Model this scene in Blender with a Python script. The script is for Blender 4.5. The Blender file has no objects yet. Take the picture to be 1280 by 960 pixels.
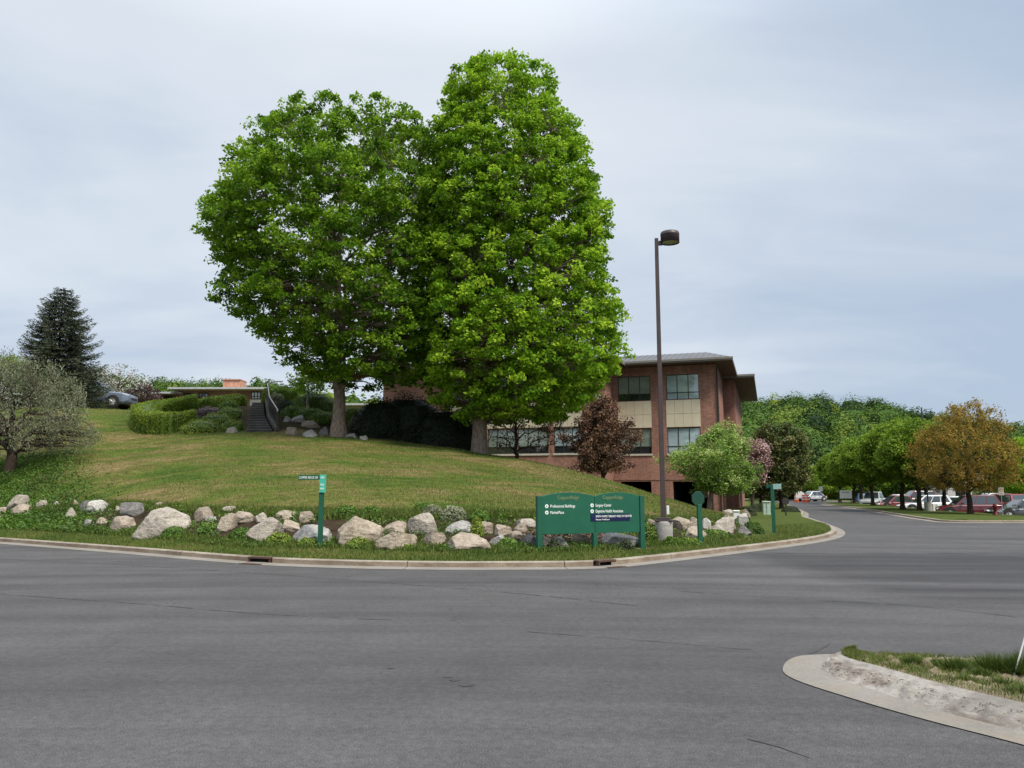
import bpy, math
import numpy as np
from mathutils import Vector, Matrix, noise
R = math.radians
SC = bpy.context.scene
COL = SC.collection

# ---------------------------------------------------------------- camera
F_PX, PITCH, CAM_Z = 985.0, math.atan(132.0/985.0), 1.65
cam_d = bpy.data.cameras.new('camera'); cam = bpy.data.objects.new('camera', cam_d); COL.objects.link(cam)
cam_d.sensor_width = 36.0; cam_d.lens = 36.0*F_PX/1280.0
cam_d.clip_start = 0.05; cam_d.clip_end = 5000
cam.location = (0, 0, CAM_Z); cam.rotation_euler = (R(90)+PITCH, 0, 0)
SC.camera = cam

# ---------------------------------------------------------------- sky and sun
SUN_DIR = Vector((0.48, -0.50, 0.90)).normalized()
elev = math.asin(SUN_DIR.z); azim = math.atan2(SUN_DIR.x, SUN_DIR.y)
W = bpy.data.worlds.new('World'); SC.world = W; W.use_nodes = True
nt = W.node_tree; nt.nodes.clear(); N = nt.nodes.new; Lk = nt.links.new
SKY_S = 0.088
out = N('ShaderNodeOutputWorld'); bg = N('ShaderNodeBackground'); bg.inputs[1].default_value = SKY_S
sky = N('ShaderNodeTexSky'); sky.sky_type = 'NISHITA'; sky.sun_disc = False
sky.sun_elevation = elev; sky.sun_rotation = azim
tc = N('ShaderNodeTexCoord'); sep = N('ShaderNodeSeparateXYZ'); Lk(tc.outputs['Generated'], sep.inputs[0])
def wm(op, a, b=None, c=None):
    n = N('ShaderNodeMath'); n.operation = op
    for i, v in enumerate((a, b, c)):
        if v is None: continue
        if isinstance(v, (int, float)): n.inputs[i].default_value = v
        else: Lk(v, n.inputs[i])
    return n.outputs[0]
zz = wm('ADD', wm('MAXIMUM', sep.outputs[2], 0.0), 0.22)
cx = wm('DIVIDE', sep.outputs[0], zz); cy = wm('DIVIDE', sep.outputs[1], zz)
cmb = N('ShaderNodeCombineXYZ'); Lk(cx, cmb.inputs[0]); Lk(cy, cmb.inputs[1])
mp = N('ShaderNodeMapping'); mp.inputs['Rotation'].default_value = (0, 0, R(-24)); mp.inputs['Scale'].default_value = (0.75, 1.2, 1); mp.inputs['Location'].default_value = (3.1, 1.7, 0)
Lk(cmb.outputs[0], mp.inputs[0])
n1 = N('ShaderNodeTexNoise'); n1.inputs['Scale'].default_value = 0.75; n1.inputs['Detail'].default_value = 5; n1.inputs['Roughness'].default_value = 0.5; n1.inputs['Distortion'].default_value = 0.5
n2 = N('ShaderNodeTexNoise'); n2.inputs['Scale'].default_value = 2.6; n2.inputs['Detail'].default_value = 6; n2.inputs['Roughness'].default_value = 0.55; n2.inputs['Distortion'].default_value = 0.6
Lk(mp.outputs[0], n1.inputs['Vector']); Lk(mp.outputs[0], n2.inputs['Vector'])
# clouds are thinner towards the east (right)
thin = wm('MULTIPLY', wm('MAXIMUM', wm('ADD', sep.outputs[0], 0.05), 0.0), 0.42)
mix = wm('SUBTRACT', wm('ADD', wm('MULTIPLY', n1.outputs[0], 0.76), wm('MULTIPLY', n2.outputs[0], 0.24)), thin)
cr = N('ShaderNodeValToRGB'); Lk(mix, cr.inputs[0])
e = cr.color_ramp.elements
e[0].position = 0.22; e[0].color = (4.0, 4.9, 6.15, 1)
e[1].position = 0.60; e[1].color = (6.9, 7.35, 7.9, 1)
x = e.new(0.345); x.color = (4.9, 5.65, 6.7, 1)
x = e.new(0.45); x.color = (6.0, 6.6, 7.4, 1)
mx = N('ShaderNodeMix'); mx.data_type = 'RGBA'; mx.inputs[0].default_value = 0.93
# thin overcast, brightness added overhead, mostly out of view, to light the scene
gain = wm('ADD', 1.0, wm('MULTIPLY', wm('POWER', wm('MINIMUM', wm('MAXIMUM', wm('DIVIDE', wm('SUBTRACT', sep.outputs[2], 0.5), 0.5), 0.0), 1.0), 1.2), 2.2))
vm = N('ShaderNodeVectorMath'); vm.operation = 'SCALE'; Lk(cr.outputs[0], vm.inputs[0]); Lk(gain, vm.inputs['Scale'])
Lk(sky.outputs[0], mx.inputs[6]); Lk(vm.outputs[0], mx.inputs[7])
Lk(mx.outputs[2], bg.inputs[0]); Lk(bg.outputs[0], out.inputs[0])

sd = bpy.data.lights.new('sun', 'SUN'); sun = bpy.data.objects.new('sun', sd); COL.objects.link(sun)
sd.energy = 3.9; sd.angle = R(16); sd.color = (1.0, 0.93, 0.80)
sun.rotation_euler = (-SUN_DIR).to_track_quat('-Z', 'Y').to_euler()

vs = SC.view_settings; vs.view_transform = 'Standard'; vs.look = 'None'; vs.exposure = 0.42; vs.gamma = 1.0; vs.use_curve_mapping = False
SC.cycles.max_bounces = 5; SC.cycles.diffuse_bounces = 4; SC.cycles.glossy_bounces = 2; SC.cycles.transmission_bounces = 3
SC.cycles.use_denoising = True

# ---------------------------------------------------------------- measuring helper: a point seen at photo pixel (px, py), Y metres ahead
CT, ST = math.cos(PITCH), math.sin(PITCH)
def P(px, py, Y):
    u = (px-640)/F_PX; v = (480-py)/F_PX; d = CT - v*ST
    return Vector((u*Y/d, Y, CAM_Z + Y*(ST+v*CT)/d))
def PG(px, py, z=0.0):
    u = (px-640)/F_PX; v = (480-py)/F_PX; d = CT - v*ST
    Y = (z-CAM_Z)*d/(ST+v*CT)
    return Vector((u*Y/d, Y, z))
def TT(px): return (px-640)/994.0

# ---------------------------------------------------------------- mesh builder
class MB:
    def __init__(s): s.v = []; s.f = []; s.m = []; s.t = []; s.n = 0
    def add(s, v, f, mat=0, tint=0.5):
        v = np.asarray(v, dtype=np.float32).reshape(-1, 3)
        s.v.append(v)
        s.t.append(np.broadcast_to(np.asarray(tint, dtype=np.float32), (len(v),)))
        if isinstance(f, np.ndarray): fs = [f]
        else:
            by = {}
            for q in f: by.setdefault(len(q), []).append(q)
            fs = [np.array(b) for b in by.values()]
        for a in fs:
            if len(a): s.f.append(a.astype(np.int32)+s.n); s.m.append(mat)
        s.n += len(v)
        return s
    def box(s, lo, hi, mat=0, M=None, tint=0.5):
        x0, y0, z0 = lo; x1, y1, z1 = hi
        v = np.array([(x0,y0,z0),(x1,y0,z0),(x1,y1,z0),(x0,y1,z0),(x0,y0,z1),(x1,y0,z1),(x1,y1,z1),(x0,y1,z1)], dtype=float)
        if M is not None: v = xf(v, M)
        return s.add(v, np.array([(0,3,2,1),(4,5,6,7),(0,1,5,4),(1,2,6,5),(2,3,7,6),(3,0,4,7)]), mat, tint)
    def prism(s, poly, z0, z1, mat=0, M=None, tint=0.5):
        n = len(poly); v = [(p[0], p[1], z0) for p in poly]+[(p[0], p[1], z1) for p in poly]
        f = [tuple(range(n))[::-1], tuple(range(n, 2*n))]+[(i, (i+1) % n, n+(i+1) % n, n+i) for i in range(n)]
        v = np.array(v, dtype=float)
        if M is not None: v = xf(v, M)
        return s.add(v, f, mat, tint)
    def tube(s, pts, rad, sides=6, mat=0, cap=True, tint=0.5):
        pts = np.asarray(pts, dtype=float); n = len(pts); rad = np.broadcast_to(np.asarray(rad, dtype=float), (n,))
        tg = np.gradient(pts, axis=0); tg /= np.linalg.norm(tg, axis=1)[:, None]+1e-9
        up = np.where(np.abs(tg[:, 2:3]) > .9, np.array([[1., 0, 0]]), np.array([[0, 0, 1.]]))
        if np.abs(tg[0, 2]) > .7: up = np.repeat(np.array([[1., .1, 0]]), n, 0)
        a = np.cross(up, tg); a /= np.linalg.norm(a, axis=1)[:, None]+1e-9
        b = np.cross(tg, a)
        th = np.arange(sides)/sides*2*np.pi
        v = (pts[:, None]+rad[:, None, None]*(np.cos(th)[None, :, None]*a[:, None]+np.sin(th)[None, :, None]*b[:, None])).reshape(-1, 3)
        i = np.arange(n-1)[:, None]*sides; j = np.arange(sides)[None]; k = (j+1) % sides
        f = np.stack([i+j, i+k, i+sides+k, i+sides+j], -1).reshape(-1, 4)
        s.add(v, f, mat, tint)
        if cap:
            s.add(v[:sides], np.array([list(range(sides))[::-1]]), mat, tint); s.add(v[-sides:], np.array([list(range(sides))]), mat, tint)
        return s
    def grid(s, V, mat=0, tint=0.5, close=False):   # V: (r, c, 3)
        r, c = V.shape[:2]; i = np.arange(r-1)[:, None]; j = np.arange(c if close else c-1)[None]; k = (j+1) % c
        f = np.stack([i*c+j, i*c+k, (i+1)*c+k, (i+1)*c+j], -1).reshape(-1, 4)
        t = tint.reshape(-1) if isinstance(tint, np.ndarray) else tint
        return s.add(V.reshape(-1, 3), f, mat, t)
    def mesh(s, name, mats, smooth=False):
        me = bpy.data.meshes.new(name)
        V = np.concatenate(s.v); me.vertices.add(len(V)); me.vertices.foreach_set('co', V.ravel())
        tot = np.concatenate([np.full(len(f), f.shape[1]) for f in s.f]); lp = np.concatenate([f.ravel() for f in s.f])
        me.loops.add(len(lp)); me.loops.foreach_set('vertex_index', lp)
        me.polygons.add(len(tot)); st = np.concatenate([[0], np.cumsum(tot)[:-1]])
        me.polygons.foreach_set('loop_start', st.astype(np.int32)); me.polygons.foreach_set('loop_total', tot.astype(np.int32))
        me.polygons.foreach_set('material_index', np.concatenate([np.full(len(f), m) for f, m in zip(s.f, s.m)]).astype(np.int32))
        at = me.attributes.new('tint', 'FLOAT', 'POINT'); at.data.foreach_set('value', np.concatenate(s.t).astype(np.float32))
        for m in (mats if isinstance(mats, (list, tuple)) else [mats]): me.materials.append(m)
        me.update(calc_edges=True); me.validate()
        me.polygons.foreach_set('use_smooth', np.full(len(me.polygons), smooth))
        return me
    def build(s, name, mats, parent=None, smooth=False, bevel=0):
        o = bpy.data.objects.new(name, s.mesh(name, mats, smooth)); COL.objects.link(o)
        if parent is not None: o.parent = parent
        if bevel:
            b = o.modifiers.new('b', 'BEVEL'); b.width = bevel; b.segments = 2; b.limit_method = 'ANGLE'
        return o
def xf(v, M):
    A = np.array(M); return np.asarray(v) @ A[:3, :3].T + A[:3, 3]
def tag(o, label=None, cat=None, group=None, kind=None):
    if label: o['label'] = label
    if cat: o['category'] = cat
    if group: o['group'] = group
    if kind: o['kind'] = kind
    return o
def thing(name, loc, rz=0, label=None, cat=None, group=None):
    o = bpy.data.objects.new(name, None); COL.objects.link(o); o.location = loc; o.rotation_euler.z = rz
    o.empty_display_size = .2
    return tag(o, label, cat, group)
def dup(o, loc=None, rz=None, scale=None, label=None, parent=None):
    c = o.copy(); COL.objects.link(c)
    if parent is not None: c.parent = parent
    if loc is not None: c.location = loc
    if rz is not None: c.rotation_euler.z = rz
    if scale is not None: c.scale = scale
    if label: c['label'] = label
    for ch in [q for q in list(bpy.data.objects) if q.parent == o]: dup(ch, parent=c)
    return c
def disc_poly(r, n, cx=0, cy=0): return [(cx+r*math.cos(2*math.pi*i/n), cy+r*math.sin(2*math.pi*i/n)) for i in range(n)]
FT = {}
def text_mesh(s, size, ext=0.003, align='LEFT'):
    cu = bpy.data.curves.new('lettering', 'FONT'); cu.body = s; cu.size = size; cu.extrude = ext; cu.align_x = align; cu.resolution_u = 3
    o = bpy.data.objects.new('lettering', cu); COL.objects.link(o)
    bpy.context.view_layer.update()
    me = bpy.data.meshes.new_from_object(o.evaluated_get(bpy.context.evaluated_depsgraph_get()))
    bpy.data.objects.remove(o); bpy.data.curves.remove(cu)
    return me
def text(s, size, mat, parent, M, ext=0.003, align='LEFT', sx=1, name='lettering'):
    me = text_mesh(s, size, ext, align); me.materials.clear(); me.materials.append(mat)
    me.transform(M @ Matrix.Diagonal((sx, 1, 1, 1)))
    o = bpy.data.objects.new(name, me); COL.objects.link(o); o.parent = parent
    return o

# ---------------------------------------------------------------- materials
class NM:
    def __init__(s, name):
        s.m = bpy.data.materials.new(name); s.m.use_nodes = True; s.t = s.m.node_tree; s.t.nodes.clear()
        s.o = s.n('ShaderNodeOutputMaterial'); s.obj = None
    def n(s, ty): return s.t.nodes.new(ty)
    def l(s, a, b): s.t.links.new(a, b)
    def coord(s, kind='Object'):
        if s.obj is None: s.obj = s.n('ShaderNodeTexCoord')
        return s.obj.outputs[kind]
    def pos(s): g = s.n('ShaderNodeNewGeometry'); return g.outputs['Position']
    def mapping(s, vec, scale=(1, 1, 1), rot=(0, 0, 0), loc=(0, 0, 0)):
        m = s.n('ShaderNodeMapping'); m.inputs['Scale'].default_value = scale; m.inputs['Rotation'].default_value = rot; m.inputs['Location'].default_value = loc
        s.l(vec, m.inputs[0]); return m.outputs[0]
    def noise(s, vec, scale, detail=4, rough=.55, dist=0):
        n = s.n('ShaderNodeTexNoise'); n.inputs['Scale'].default_value = scale; n.inputs['Detail'].default_value = detail
        n.inputs['Roughness'].default_value = rough; n.inputs['Distortion'].default_value = dist; s.l(vec, n.inputs['Vector']); return n.outputs[0]
    def vor(s, vec, scale, feat='F1', outp=0):
        n = s.n('ShaderNodeTexVoronoi'); n.feature = feat; n.inputs['Scale'].default_value = scale; s.l(vec, n.inputs['Vector']); return n.outputs[outp]
    def ramp(s, fac, stops):
        r = s.n('ShaderNodeValToRGB'); s.l(fac, r.inputs[0]); el = r.color_ramp.elements
        for i, (p, c) in enumerate(stops):
            q = el[i] if i < 2 else el.new(p)
            q.position = p; q.color = (c, c, c, 1) if isinstance(c, (int, float)) else (*c, 1)
        return r.outputs[0]
    def math(s, op, a, b=None, clamp=False):
        n = s.n('ShaderNodeMath'); n.operation = op; n.use_clamp = clamp
        for i, v in enumerate((a, b)):
            if v is None: continue
            if isinstance(v, (int, float)): n.inputs[i].default_value = v
            else: s.l(v, n.inputs[i])
        return n.outputs[0]
    def mix(s, fac, a, b, mode='MIX'):
        n = s.n('ShaderNodeMix'); n.data_type = 'RGBA'; n.blend_type = mode
        for sock, v in ((n.inputs[0], fac), (n.inputs[6], a), (n.inputs[7], b)):
            if isinstance(v, (int, float)): sock.default_value = v
            elif isinstance(v, tuple): sock.default_value = (*v, 1)
            else: s.l(v, sock)
        return n.outputs[2]
    def attr(s, name='tint'):
        a = s.n('ShaderNodeAttribute'); a.attribute_name = name; return a.outputs['Fac']
    def bump(s, h, strength=.3, dist=.02):
        b = s.n('ShaderNodeBump'); b.inputs['Strength'].default_value = strength; b.inputs['Distance'].default_value = dist; s.l(h, b.inputs['Height']); return b.outputs[0]
    def bsdf(s, col, rough=.8, metal=0, spec=.3, normal=None, **kw):
        b = s.n('ShaderNodeBsdfPrincipled')
        for k, v in (('Base Color', col), ('Roughness', rough), ('Metallic', metal), ('Specular IOR Level', spec), *kw.items()):
            if isinstance(v, tuple): b.inputs[k].default_value = (*v, 1)
            elif isinstance(v, (int, float)): b.inputs[k].default_value = v
            else: s.l(v, b.inputs[k])
        if normal is not None: s.l(normal, b.inputs['Normal'])
        s.l(b.outputs[0], s.o.inputs[0]); return s.m
MC = {}
def plain(name, col, rough=.6, metal=0, spec=.4, var=.18, scale=6, bump=.0, **kw):
    if name in MC: return MC[name]
    k = NM(name); c = k.coord(); nz = k.noise(c, scale, 5, .6)
    a = tuple(v*(1-var) for v in col); b = tuple(min(1, v*(1+var)) for v in col)
    MC[name] = k.bsdf(k.ramp(nz, [(.3, a), (.7, b)]), rough, metal, spec, k.bump(nz, bump, .01) if bump else None, **kw)
    return MC[name]
def leafmat(name, dark, mid, light, trans=.35, rough=.55):
    if name in MC: return MC[name]
    k = NM(name); col = k.ramp(k.attr(), [(0, dark), (1, light), (.5, mid)])
    d = k.n('ShaderNodeBsdfPrincipled'); k.l(col, d.inputs['Base Color']); d.inputs['Roughness'].default_value = rough; d.inputs['Specular IOR Level'].default_value = .25
    t = k.n('ShaderNodeBsdfTranslucent'); tcx = k.mix(.18, col, (.25, .5, .02) if trans > .2 else dark); k.l(tcx, t.inputs[0])
    m = k.n('ShaderNodeMixShader'); m.inputs[0].default_value = trans; k.l(d.outputs[0], m.inputs[1]); k.l(t.outputs[0], m.inputs[2]); k.l(m.outputs[0], k.o.inputs[0])
    MC[name] = k.m; return k.m
def barkmat(name, a, b):
    if name in MC: return MC[name]
    k = NM(name); c = k.mapping(k.coord(), (9, 9, 1.3)); nz = k.noise(c, 2.2, 6, .65, .4)
    MC[name] = k.bsdf(k.ramp(nz, [(.32, a), (.66, b)]), .9, 0, .1, k.bump(nz, 1.0, .05)); return MC[name]

# asphalt: worn grey with fine grain, broad tonal patches, tyre-darkened sweeps and crack lines
k = NM('asphalt'); p = k.pos()
fine = k.noise(p, 95, 3, .85); mid = k.noise(p, 1.1, 6, .6, .3); big = k.noise(k.mapping(p, (.10, .22, 1), (0, 0, R(-12))), 1.0, 5, .55, .6)
streak = k.noise(k.mapping(p, (.035, .6, 1), (0, 0, R(8))), 1.6, 5, .6, .4)
base = k.ramp(big, [(.3, (.044, .0425, .0442)), (.7, (.073, .071, .0728))])
base = k.mix(.28, base, k.ramp(streak, [(.3, (.045, .044, .045)), (.7, (.108, .105, .106))]))
base = k.mix(.32, base, k.ramp(mid, [(.25, .30), (.75, .72)]), 'OVERLAY'); base = k.mix(.5, base, k.ramp(k.noise(p, 14, 4, .7), [(.3, .25), (.7, .75)]), 'OVERLAY')
base = k.mix(.75, base, k.ramp(fine, [(.36, .05), (.64, .95)]), 'OVERLAY')
ag = k.vor(p, 70); base = k.mix(k.math('MULTIPLY', k.ramp(ag, [(.0, 1), (.16, 0)]), .35), base, (.22, .21, .20))
rr = k.n('ShaderNodeVectorMath'); rr.operation = 'DISTANCE'; rr.inputs[1].default_value = (-2, -26, 0); k.l(p, rr.inputs[0])
cvx = k.n('ShaderNodeCombineXYZ'); k.l(rr.outputs['Value'], cvx.inputs[0]); k.l(k.math('MULTIPLY', k.noise(p, .12, 2), 1.5), cvx.inputs[1])
arc = k.noise(cvx.outputs[0], 1.15, 5, .6, .2); base = k.mix(.5, base, k.ramp(arc, [(.3, .30), (.7, .72)]), 'OVERLAY')
sp = k.noise(p, 2.7, 2, .5); base = k.mix(k.ramp(sp, [(.735, 0), (.76, .6)]), base, (.028, .028, .03))
# a darker, newer patch on the right of the junction
sx = k.n('ShaderNodeSeparateXYZ'); k.l(p, sx.inputs[0])
wob = k.math('MULTIPLY', k.math('SUBTRACT', mid, .5), 1.0)
u1 = k.math('SUBTRACT', sx.outputs[0], k.math('ADD', 5.6, wob)); v1 = k.math('SUBTRACT', 21.0, k.math('ADD', sx.outputs[1], wob)); w1 = k.math('SUBTRACT', k.math('ADD', sx.outputs[1], k.math('MULTIPLY', sx.outputs[0], .28)), 13.5)
pm = k.math('MULTIPLY', k.ramp(u1, [(0, 0), (.9, 1)]), k.math('MULTIPLY', k.ramp(v1, [(0, 0), (.12, 1)]), k.ramp(w1, [(0, 0), (.8, 1)])))
base = k.mix(k.math('MULTIPLY', pm, k.ramp(streak, [(.3, .8), (.7, .2)])), base, (.022, .021, .023))
warp = k.n('ShaderNodeVectorMath'); warp.operation = 'ADD'
nv = k.n('ShaderNodeTexNoise'); nv.inputs['Scale'].default_value = 1.3; nv.inputs['Detail'].default_value = 5; k.l(p, nv.inputs['Vector'])
sc_ = k.n('ShaderNodeVectorMath'); sc_.operation = 'SCALE'; sc_.inputs['Scale'].default_value = 1.2; k.l(nv.outputs[1], sc_.inputs[0]); k.l(p, warp.inputs[0]); k.l(sc_.outputs[0], warp.inputs[1])
cr1 = k.vor(warp.outputs[0], .16, 'DISTANCE_TO_EDGE'); gate = k.ramp(k.noise(p, .35, 2), [(.5, 0), (.6, 1)])
base = k.mix(k.math('MULTIPLY', k.math('MULTIPLY', k.ramp(cr1, [(0, 1), (.006, 0)]), gate), .3), base, (.03, .03, .032))
M_ASPH = k.bsdf(base, .88, 0, .2, k.bump(k.math('ADD', fine, k.math('MULTIPLY', mid, .4)), .35, .01))
k = NM('crack_tar'); M_TAR = k.bsdf(k.ramp(k.noise(k.pos(), 9, 4), [(.35, (.034, .032, .034)), (.65, (.056, .053, .056))]), .85)
# concrete kerb
def concrete(name, a, b, stain, sf=.5):
    k = NM(name); p = k.pos(); big = k.noise(p, .9, 5, .6, .3); fine = k.noise(p, 30, 4, .7)
    c = k.ramp(big, [(.3, a), (.7, b)]); c = k.mix(.5, c, k.ramp(fine, [(.25, .3), (.75, .7)]), 'OVERLAY')
    c = k.mix(k.math('MULTIPLY', k.ramp(k.noise(k.mapping(p, (1, 1, 4)), 2.3, 6, .65), [(.45, 0), (.62, 1)]), sf), c, stain)
    return k.bsdf(c, .9, 0, .15, k.bump(fine, .5, .01))
M_KERB = concrete('kerb_concrete', (.19, .165, .135), (.30, .27, .225), (.15, .105, .075), .55)
M_KFACE = concrete('kerb_face_concrete', (.15, .115, .085), (.26, .21, .16), (.10, .07, .05), .5)
M_GUTTER = concrete('gutter_concrete', (.15, .14, .125), (.215, .20, .18), (.20, .16, .12), .4)
M_ROUGH = concrete('weathered_concrete', (.13, .12, .108), (.33, .31, .285), (.085, .06, .045), .75)

# lawn
k = NM('lawn_grass'); p = k.pos()
g1 = k.noise(k.mapping(p, (.30, .62, .9), (0, 0, R(6))), .75, 6, .62, .6); g2 = k.noise(k.mapping(p, (.45, 1.3, 1), (0, 0, R(4))), 2.6, 6, .7, .5); g3 = k.noise(p, 26, 3, .7)
lo = k.ramp(g1, [(.34, (.040, .078, .013)), (.45, (.076, .105, .020)), (.53, (.110, .108, .032)), (.64, (.175, .132, .062))])
lo = k.mix(.85, lo, k.ramp(g2, [(.28, .22), (.72, .76)]), 'OVERLAY'); lo = k.mix(.9, lo, k.ramp(g3, [(.3, .14), (.7, .86)]), 'OVERLAY'); lo = k.mix(.6, lo, k.ramp(k.noise(k.mapping(p, (.7, 1.6, 1)), 8, 4, .7), [(.3, .25), (.7, .75)]), 'OVERLAY')
ve = k.mix(.6, k.ramp(g2, [(.3, (.040, .068, .014)), (.7, (.085, .098, .028))]), k.ramp(g3, [(.25, .2), (.75, .8)]), 'OVERLAY')
bed = k.mix(.6, k.ramp(g2, [(.35, (.020, .015, .010)), (.5, (.050, .034, .023)), (.62, (.035, .048, .014))]), k.ramp(g3, [(.25, .2), (.75, .8)]), 'OVERLAY')  # bed soil, its colour darkened to stand in for shade under the boulders
cov = k.mix(.6, k.ramp(k.noise(p, 1.2, 5, .6), [(.35, (.035, .068, .012)), (.52, (.062, .10, .018)), (.66, (.10, .072, .042))]), k.ramp(g3, [(.25, .15), (.75, .85)]), 'OVERLAY')
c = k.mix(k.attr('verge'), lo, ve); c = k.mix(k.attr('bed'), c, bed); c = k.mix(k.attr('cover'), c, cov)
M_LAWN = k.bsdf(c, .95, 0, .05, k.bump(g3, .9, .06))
k = NM('far_ground'); M_FARG = k.bsdf(k.ramp(k.noise(k.pos(), .05, 5), [(.3, (.03, .06, .015)), (.7, (.07, .09, .03))]), .95, 0, .05)
M_WOOD = plain('white_painted_wood', (.6, .58, .52), .6)
k = NM('grass_blade'); M_BLADE = k.bsdf(k.ramp(k.attr(), [(0, (.035, .068, .012)), (.45, (.078, .115, .02)), (.7, (.14, .14, .04)), (1, (.21, .165, .08))]), .7, 0, .15)
M_DIRT = concrete('island_dirt', (.10, .078, .05), (.22, .18, .12), (.055, .06, .025), .6)

# ---------------------------------------------------------------- smooth polylines
def catmull(pts, sub=8):
    pts = np.asarray(pts, dtype=float); n = len(pts); o = []
    for i in range(n-1):
        p0, p1, p2, p3 = pts[max(i-1, 0)], pts[i], pts[i+1], pts[min(i+2, n-1)]
        for j in range(sub):
            t = j/sub; o.append(.5*((2*p1)+(-p0+p2)*t+(2*p0-5*p1+4*p2-p3)*t*t+(-p0+3*p1-3*p2+p3)*t**3))
    o.append(pts[-1]); return np.array(o)
ZK = .14
nearpts = [(-90, 75.6), (-60, 55.0), (-30, 34.6)]+[tuple(PG(a, b, ZK))[:2] for a, b in ((0, 671.6), (160, 682.8), (319, 694.7), (430, 699.3), (550, 701.2), (650, 701.2), (740, 700), (806, 694.3), (884, 686), (962, 677.3), (1005, 671.8), (1028, 667.5))]
nosepts = [tuple(PG(a, b, ZK))[:2] for a, b in ((1038, 663.2), (1038, 659.0), (1030, 654.5), (1013, 648.6), (1000, 644.3))]
farpts = [(20.6, 57), (25.2, 72), (30.4, 90), (33, 104), (31, 118), (24, 132)]
KERB = catmull(nearpts+nosepts+farpts, 8)
NB = 8*(len(nearpts)+1)    # index of the nose tip
near = KERB[:NB+1]; far = KERB[NB:]
tn = near[:, 0]/near[:, 1]; tf = far[:, 0]/far[:, 1]
def Ynear(t): return np.interp(t, tn, near[:, 1])
imx = int(np.argmax(KERB[:, 0]/KERB[:, 1])); near = KERB[:imx+1]; far = KERB[imx:]
tn = near[:, 0]/near[:, 1]; TMAX = tn[-1]; tf = far[:, 0]/far[:, 1]
T2 = TT(967)
fm = far[:, 1] < 100
def Yfar(t): return np.interp(t, tf[fm][::-1], far[fm, 1][::-1])

# ---------------------------------------------------------------- hillside terrain: stations along the view fan (t = x / y)
def S(px, py, Y): return (Y, P(px, py, Y).z)
COLS = [
 (-540, [(47, .2), (50, .8), (58, 2.4), (66, 4.4), (74, 6.6), (82, 7.2), (110, 7.4), (170, 5)]),
 (0, [(27.7, .3), (30.6, .85), (35, 2.3), (43, 4.36), (51, 6.9), (58, 7.3), (100, 7.4), (170, 5)]),
 (150, [(23.7, .3), (27.2, 1.1), (31, 2.03), (39, 3.75), (50, 6.65), (57, 7.2), (100, 7.3), (170, 5)]),
 (300, [(20.1, .22), (23.2, 1.02), (28.5, 2.05), (35, 3.32), (41, 4.62), (46.0, 6.5), (60, 7.1), (170, 5)]),
 (420, [(19.9, .2), (22.3, .98), (27.5, 1.95), (34, 3.1), (41, 4.44), (46, 6.0), (60, 6.9), (170, 5)]),
 (510, [(19.2, .19), (22.3, .97), (27.5, 1.85), (33.5, 2.85), (41, 4.08), (46, 4.6), (56, 4.6), (170, 4)]),
 (600, [(18.6, .18), (22.2, .95), (27.5, 1.7), (33, 2.45), (40, 3.47), (46, 3.1), (54, 2.0), (170, 0)]),
 (700, [(19, .17), (21.9, .9), (27, 1.46), (32, 2.04), (38, 2.72), (45, 1.7), (52, .5), (170, 0)]),
 (800, [(20.5, .17), (24.6, .76), (28, 1.05), (31.3, 1.33), (36, 1.62), (43, .6), (50, .05), (170, 0)]),
 (870, [(22.4, .17), (27.6, .62), (30, .73), (32, .80), (35, .86), (42, .3), (50, .05), (170, 0)]),
 (930, [(24.9, .16), (29.5, .38), (32, .42), (34, .40), (38, .32), (44, .18), (52, .12), (170, 0)]),
 (967, [(25.5, .15), (29, .18), (33, .18), (37, .17), (42, .16), (50, .14), (70, .12), (92, .1)]),
]
ct = np.array([TT(c[0]) for c in COLS]); cs = np.array([c[1] for c in COLS])   # (ncol, 8, 2)
def herm(t):
    t = np.clip(t, ct[0], ct[-1]); i = np.clip(np.searchsorted(ct, t)-1, 0, len(ct)-2)
    def slope(j):
        a = np.clip(j-1, 0, len(ct)-1); b = np.clip(j+1, 0, len(ct)-1)
        return (cs[b]-cs[a])/(ct[b]-ct[a])[:, None, None]
    h = (ct[i+1]-ct[i]); s = ((t-ct[i])/h)[:, None, None]; h = h[:, None, None]
    return (2*s**3-3*s**2+1)*cs[i]+(s**3-2*s**2+s)*h*slope(i)+(-2*s**3+3*s**2)*cs[i+1]+(s**3-s**2)*h*slope(i+1)
def profile(t):
    st = herm(np.array([t]))[0]; y0 = float(Ynear(t))
    Y = np.concatenate([[y0], st[:, 0]]); z = np.concatenate([[ZK], st[:, 1]])
    for i in range(1, len(Y)): Y[i] = max(Y[i], Y[i-1]+.4)
    # monotone cubic
    d = np.diff(z)/np.diff(Y); m = np.zeros(len(Y)); m[1:-1] = np.where(d[1:]*d[:-1] > 0, 2*d[1:]*d[:-1]/(d[1:]+d[:-1]+1e-12), 0); m[0] = 0; m[-1] = 0
    return Y, z, m
def peval(pr, y):
    Y, z, m = pr; i = np.clip(np.searchsorted(Y, y)-1, 0, len(Y)-2); h = Y[i+1]-Y[i]; s = np.clip((y-Y[i])/h, 0, 1)
    return (2*s**3-3*s**2+1)*z[i]+(s**3-2*s**2+s)*h*m[i]+(-2*s**3+3*s**2)*z[i+1]+(s**3-s**2)*h*m[i+1]
TG = np.concatenate([np.linspace(ct[0], -.7, 30)[:-1], np.linspace(-.7, T2, 230)])
PR = [profile(t) for t in TG]
SUB = [5, 8, 8, 10, 12, 8, 8, 8]
def rowY(pr):
    Y = pr[0]; return np.concatenate([np.linspace(Y[i], Y[i+1], SUB[i], endpoint=False) for i in range(8)]+[[Y[-1]]])
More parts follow.
